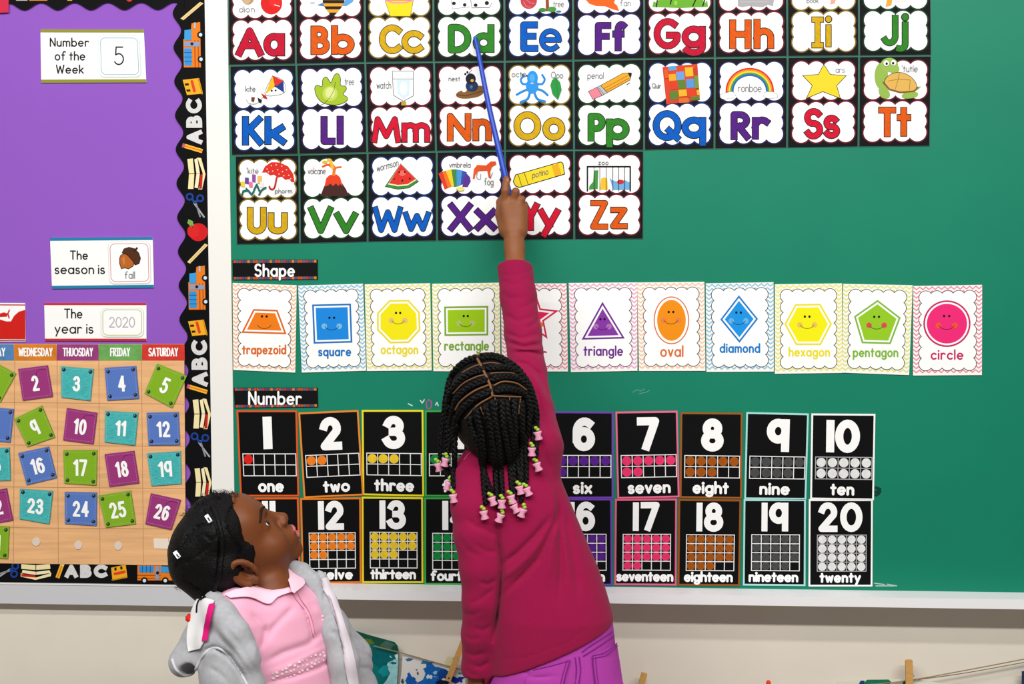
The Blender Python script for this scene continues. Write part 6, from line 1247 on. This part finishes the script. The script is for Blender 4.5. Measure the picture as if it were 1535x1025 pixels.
# ------------------------------------------------------------------ paintings pegged to a string under the tray
def sheet(name, label, cat, poly, Y, base, blobs, bend=.0):
    c = at(sum(q[0] for q in poly)/len(poly), sum(q[1] for q in poly)/len(poly), Y); t = thing(name, c, label, cat)
    p = Part(); p.prism(poly, Y, Y+.0012, base); p.build('painted_paper', t)
    p = Part()
    for i, (pts, col) in enumerate(blobs): p.flat(pts, Y-.0003-.00008*i, mat(col, rough=.5, tex='noise', amt=.15, scale=60))
    if blobs: p.build('paint_marks', t)
    return t
T8 = tr(5.904, 500, 870)
def blob(cx, cy, rx, ry, seed, n=22, j=.35):
    r_ = random.Random(seed); ph = [r_.uniform(0, 6.28) for _ in range(4)]
    return [(cx+rx*(1+j*(.5*sin(3*a+ph[0])+.35*sin(5*a+ph[1])+.25*sin(8*a+ph[2])))*cos(a), cy+ry*(1+j*(.5*sin(2*a+ph[3])+.35*sin(5*a+ph[1])+.25*sin(7*a+ph[0])))*sin(a)) for a in [2*pi*k/n for k in range(n)]]
def TB(pts): return [T8(*q) for q in pts]
TEAL = mat((12, 112, 112), rough=.4, tex='noise', amt=.30, scale=16)
sheet('painting', 'teal and dark green finger painting behind the grey jacket sleeve', 'painting', TB([(150, 430), (300, 478), (470, 525), (540, 545), (566, 575), (578, 630), (572, 780), (556, 1100), (150, 1100)]), -.020, TEAL,
      [(TB([(150, 435), (300, 480), (540, 547), (575, 600), (570, 640), (480, 600), (360, 560), (260, 560), (150, 520)]), (26, 84, 66)), (TB(blob(300, 540, 55, 26, 2)), (96, 120, 40)), (TB(blob(470, 575, 60, 34, 3)), (70, 110, 96)),
       (TB([(574, 690), (530, 700), (500, 660), (470, 760), (500, 820), (470, 880), (430, 930), (440, 1090), (552, 1090)]), (160, 216, 220)), (TB(blob(530, 730, 32, 10, 5)), (14, 110, 116)), (TB(blob(450, 800, 42, 60, 6)), (20, 150, 160)), (TB(blob(420, 690, 90, 60, 8)), (6, 104, 110)), (TB([(540, 660), (574, 640), (570, 700), (552, 690)]), (206, 232, 230))])
sheet('painting', 'white paper splattered with blue paint hanging behind the wooden peg', 'painting', TB([(612, 660), (700, 665), (830, 695), (1000, 755), (1160, 800), (1180, 1110), (560, 1110), (600, 820)]), -.022, mat((228, 226, 222), rough=.6),
      [(TB(blob(668, 700, 32, 14, 11)), (60, 120, 160)), (TB([(770, 735), (790, 705), (850, 722), (900, 718), (860, 735), (800, 738)]), (50, 130, 180)), (TB(blob(880, 800, 95, 48, 13, j=.6)), (24, 104, 188)), (TB(blob(680, 880, 48, 46, 14, j=.6)), (24, 96, 186)), (TB(blob(870, 890, 110, 52, 15, j=.5)), (26, 110, 196)), (TB(blob(960, 830, 55, 50, 16, j=.6)), (20, 70, 150)), (TB(blob(1090, 880, 60, 34, 17, j=.6)), (24, 50, 160)),
       (TB(blob(845, 850, 26, 20, 18, j=.7)), (214, 230, 240)), (TB(blob(900, 815, 18, 16, 19)), (150, 206, 236)), (TB(blob(745, 820, 8, 12, 20)), (50, 50, 60)), (TB(blob(960, 900, 60, 20, 21)), (16, 30, 70)), (TB(blob(1120, 820, 20, 9, 22)), (60, 160, 170)), (TB(blob(610, 890, 12, 24, 23)), (30, 90, 90)), (TB(blob(735, 790, 7, 5, 24)), (70, 70, 80))])
sheet('painting', 'white paper with green paint marks under the tray at the lower right', 'painting', [(1255, 1021), (1290, 1018.5), (1370, 1018), (1412, 1024), (1440, 1070), (1250, 1070)], -.022, mat((226, 220, 206), rough=.6),
      [([(1294, 1024), (1300, 1018.5), (1332, 1018.2), (1336, 1022), (1330, 1030), (1298, 1032)], (30, 122, 92)), ([(1286, 1028), (1290, 1020), (1296, 1020), (1294, 1032)], (24, 70, 120)), ([(1352, 1030), (1354, 1020), (1360, 1020), (1360, 1032)], (34, 130, 70))])
STR = mat((150, 132, 100), rough=.9)
t = thing('string_line', at(1450, 1005, -.03), 'thin twine strung in a sagging line along the wall under the tray', 'string')
p = Part()
for pts in ([(560, 968), (600, 978), (640, 989), (690, 1003), (800, 1030), (960, 1034), (1150, 1032), (1300, 1026), (1366, 1019), (1450, 1004), (1560, 983)],):
    p.tube(spline([tuple(W(x, y, -.028)) for x, y in pts], 60), .0013, STR, 6)
p.build('twine', t)
p = Part(); p.tube(spline([tuple(W(x, y, -.020)) for x, y in [(1372, 1019), (1450, 1008), (1560, 988)]], 20), .0010, STR, 6); p.build('loose_end', t)
PEGM = mat((214, 164, 96), rough=.6, tex='wood', amt=.14, scale=60); 
def peg(label, a, b, wd, Y=-.030):
    t = thing('clothes_peg', at((a[0]+b[0])/2, (a[1]+b[1])/2, Y), label, 'clothes peg', 'wooden pegs on the string')
    d = (b[0]-a[0], b[1]-a[1]); L = math.hypot(*d); d = (d[0]/L, d[1]/L); n = (-d[1]*wd/2, d[0]*wd/2)
    for y0, y1 in ((Y-.010, Y-.0045), (Y-.0005, Y+.0055)):
        p = Part(); q = [(a[0]+n[0]*.75, a[1]+n[1]*.75), (a[0]+n[0], a[1]+n[1]+1), (b[0]+n[0], b[1]+n[1]), (b[0]-n[0], b[1]-n[1]), (a[0]-n[0], a[1]-n[1]+1), (a[0]-n[0]*.75, a[1]-n[1]*.75)]; p.prism(q, y0, y1, PEGM); p.build('wooden_leg', t)
    p = Part(); m = (a[0]+(b[0]-a[0])*.45, a[1]+(b[1]-a[1])*.45); c = W(m[0], m[1], Y-.0025); ax = W(m[0]+n[0], m[1]+n[1], Y-.0025)-c
    p.tube([c-ax*1.15, c+ax*1.15], .0030, mat((150, 150, 154), rough=.3, spec=.6), 10); p.build('spring', t)
    p = Part(); e = (b[0]-d[0]*5, b[1]-d[1]*5); p.ell(e[0], e[1], 1.3, 1.3, Y-.0103, mat((60, 40, 24))); p.build('peg_hole', t)
peg('wooden clothes peg tilted over the blue splattered painting', (694, 962), (671, 1021), 8.5)
peg('wooden clothes peg tip just right of the purple trousers', (966, 1009), (952, 1062), 9)
peg('upright wooden clothes peg on the twine at the lower right', (1363, 989.5), (1364, 1040), 10.5)
t = thing('paper_scrap', at(672, 985, -.016), 'small pale yellow paper scrap beside the tilted peg', 'paper'); p = Part(); p.prism([(671, 984), (680, 985), (679, 990), (686, 997), (676, 1000), (666, 994)], -.0165, -.0155, mat((222, 214, 168))); p.build('paper_sheet', t)
t = thing('marker_cap', at(1152, 1030, -.03), 'red plastic tip poking up at the bottom edge right of centre', 'cap'); p = Part(); p.tube([W(1152, 1060, -.03), W(1152, 1026, -.03), W(1152, 1021, -.03), W(1152, 1019.5, -.03)], [.007, .006, .0045, .002], mat((232, 60, 30), rough=.4), 14); p.build('red_cap', t)
t = thing('painting', at(1540, 1025, -.02), 'dark painted paper edge at the lower right corner on the twine', 'painting'); p = Part(); p.prism([(1532, 1006), (1570, 1004), (1572, 1070), (1531, 1070)], -.021, -.0198, mat((44, 56, 84), rough=.6)); p.build('painted_paper', t)
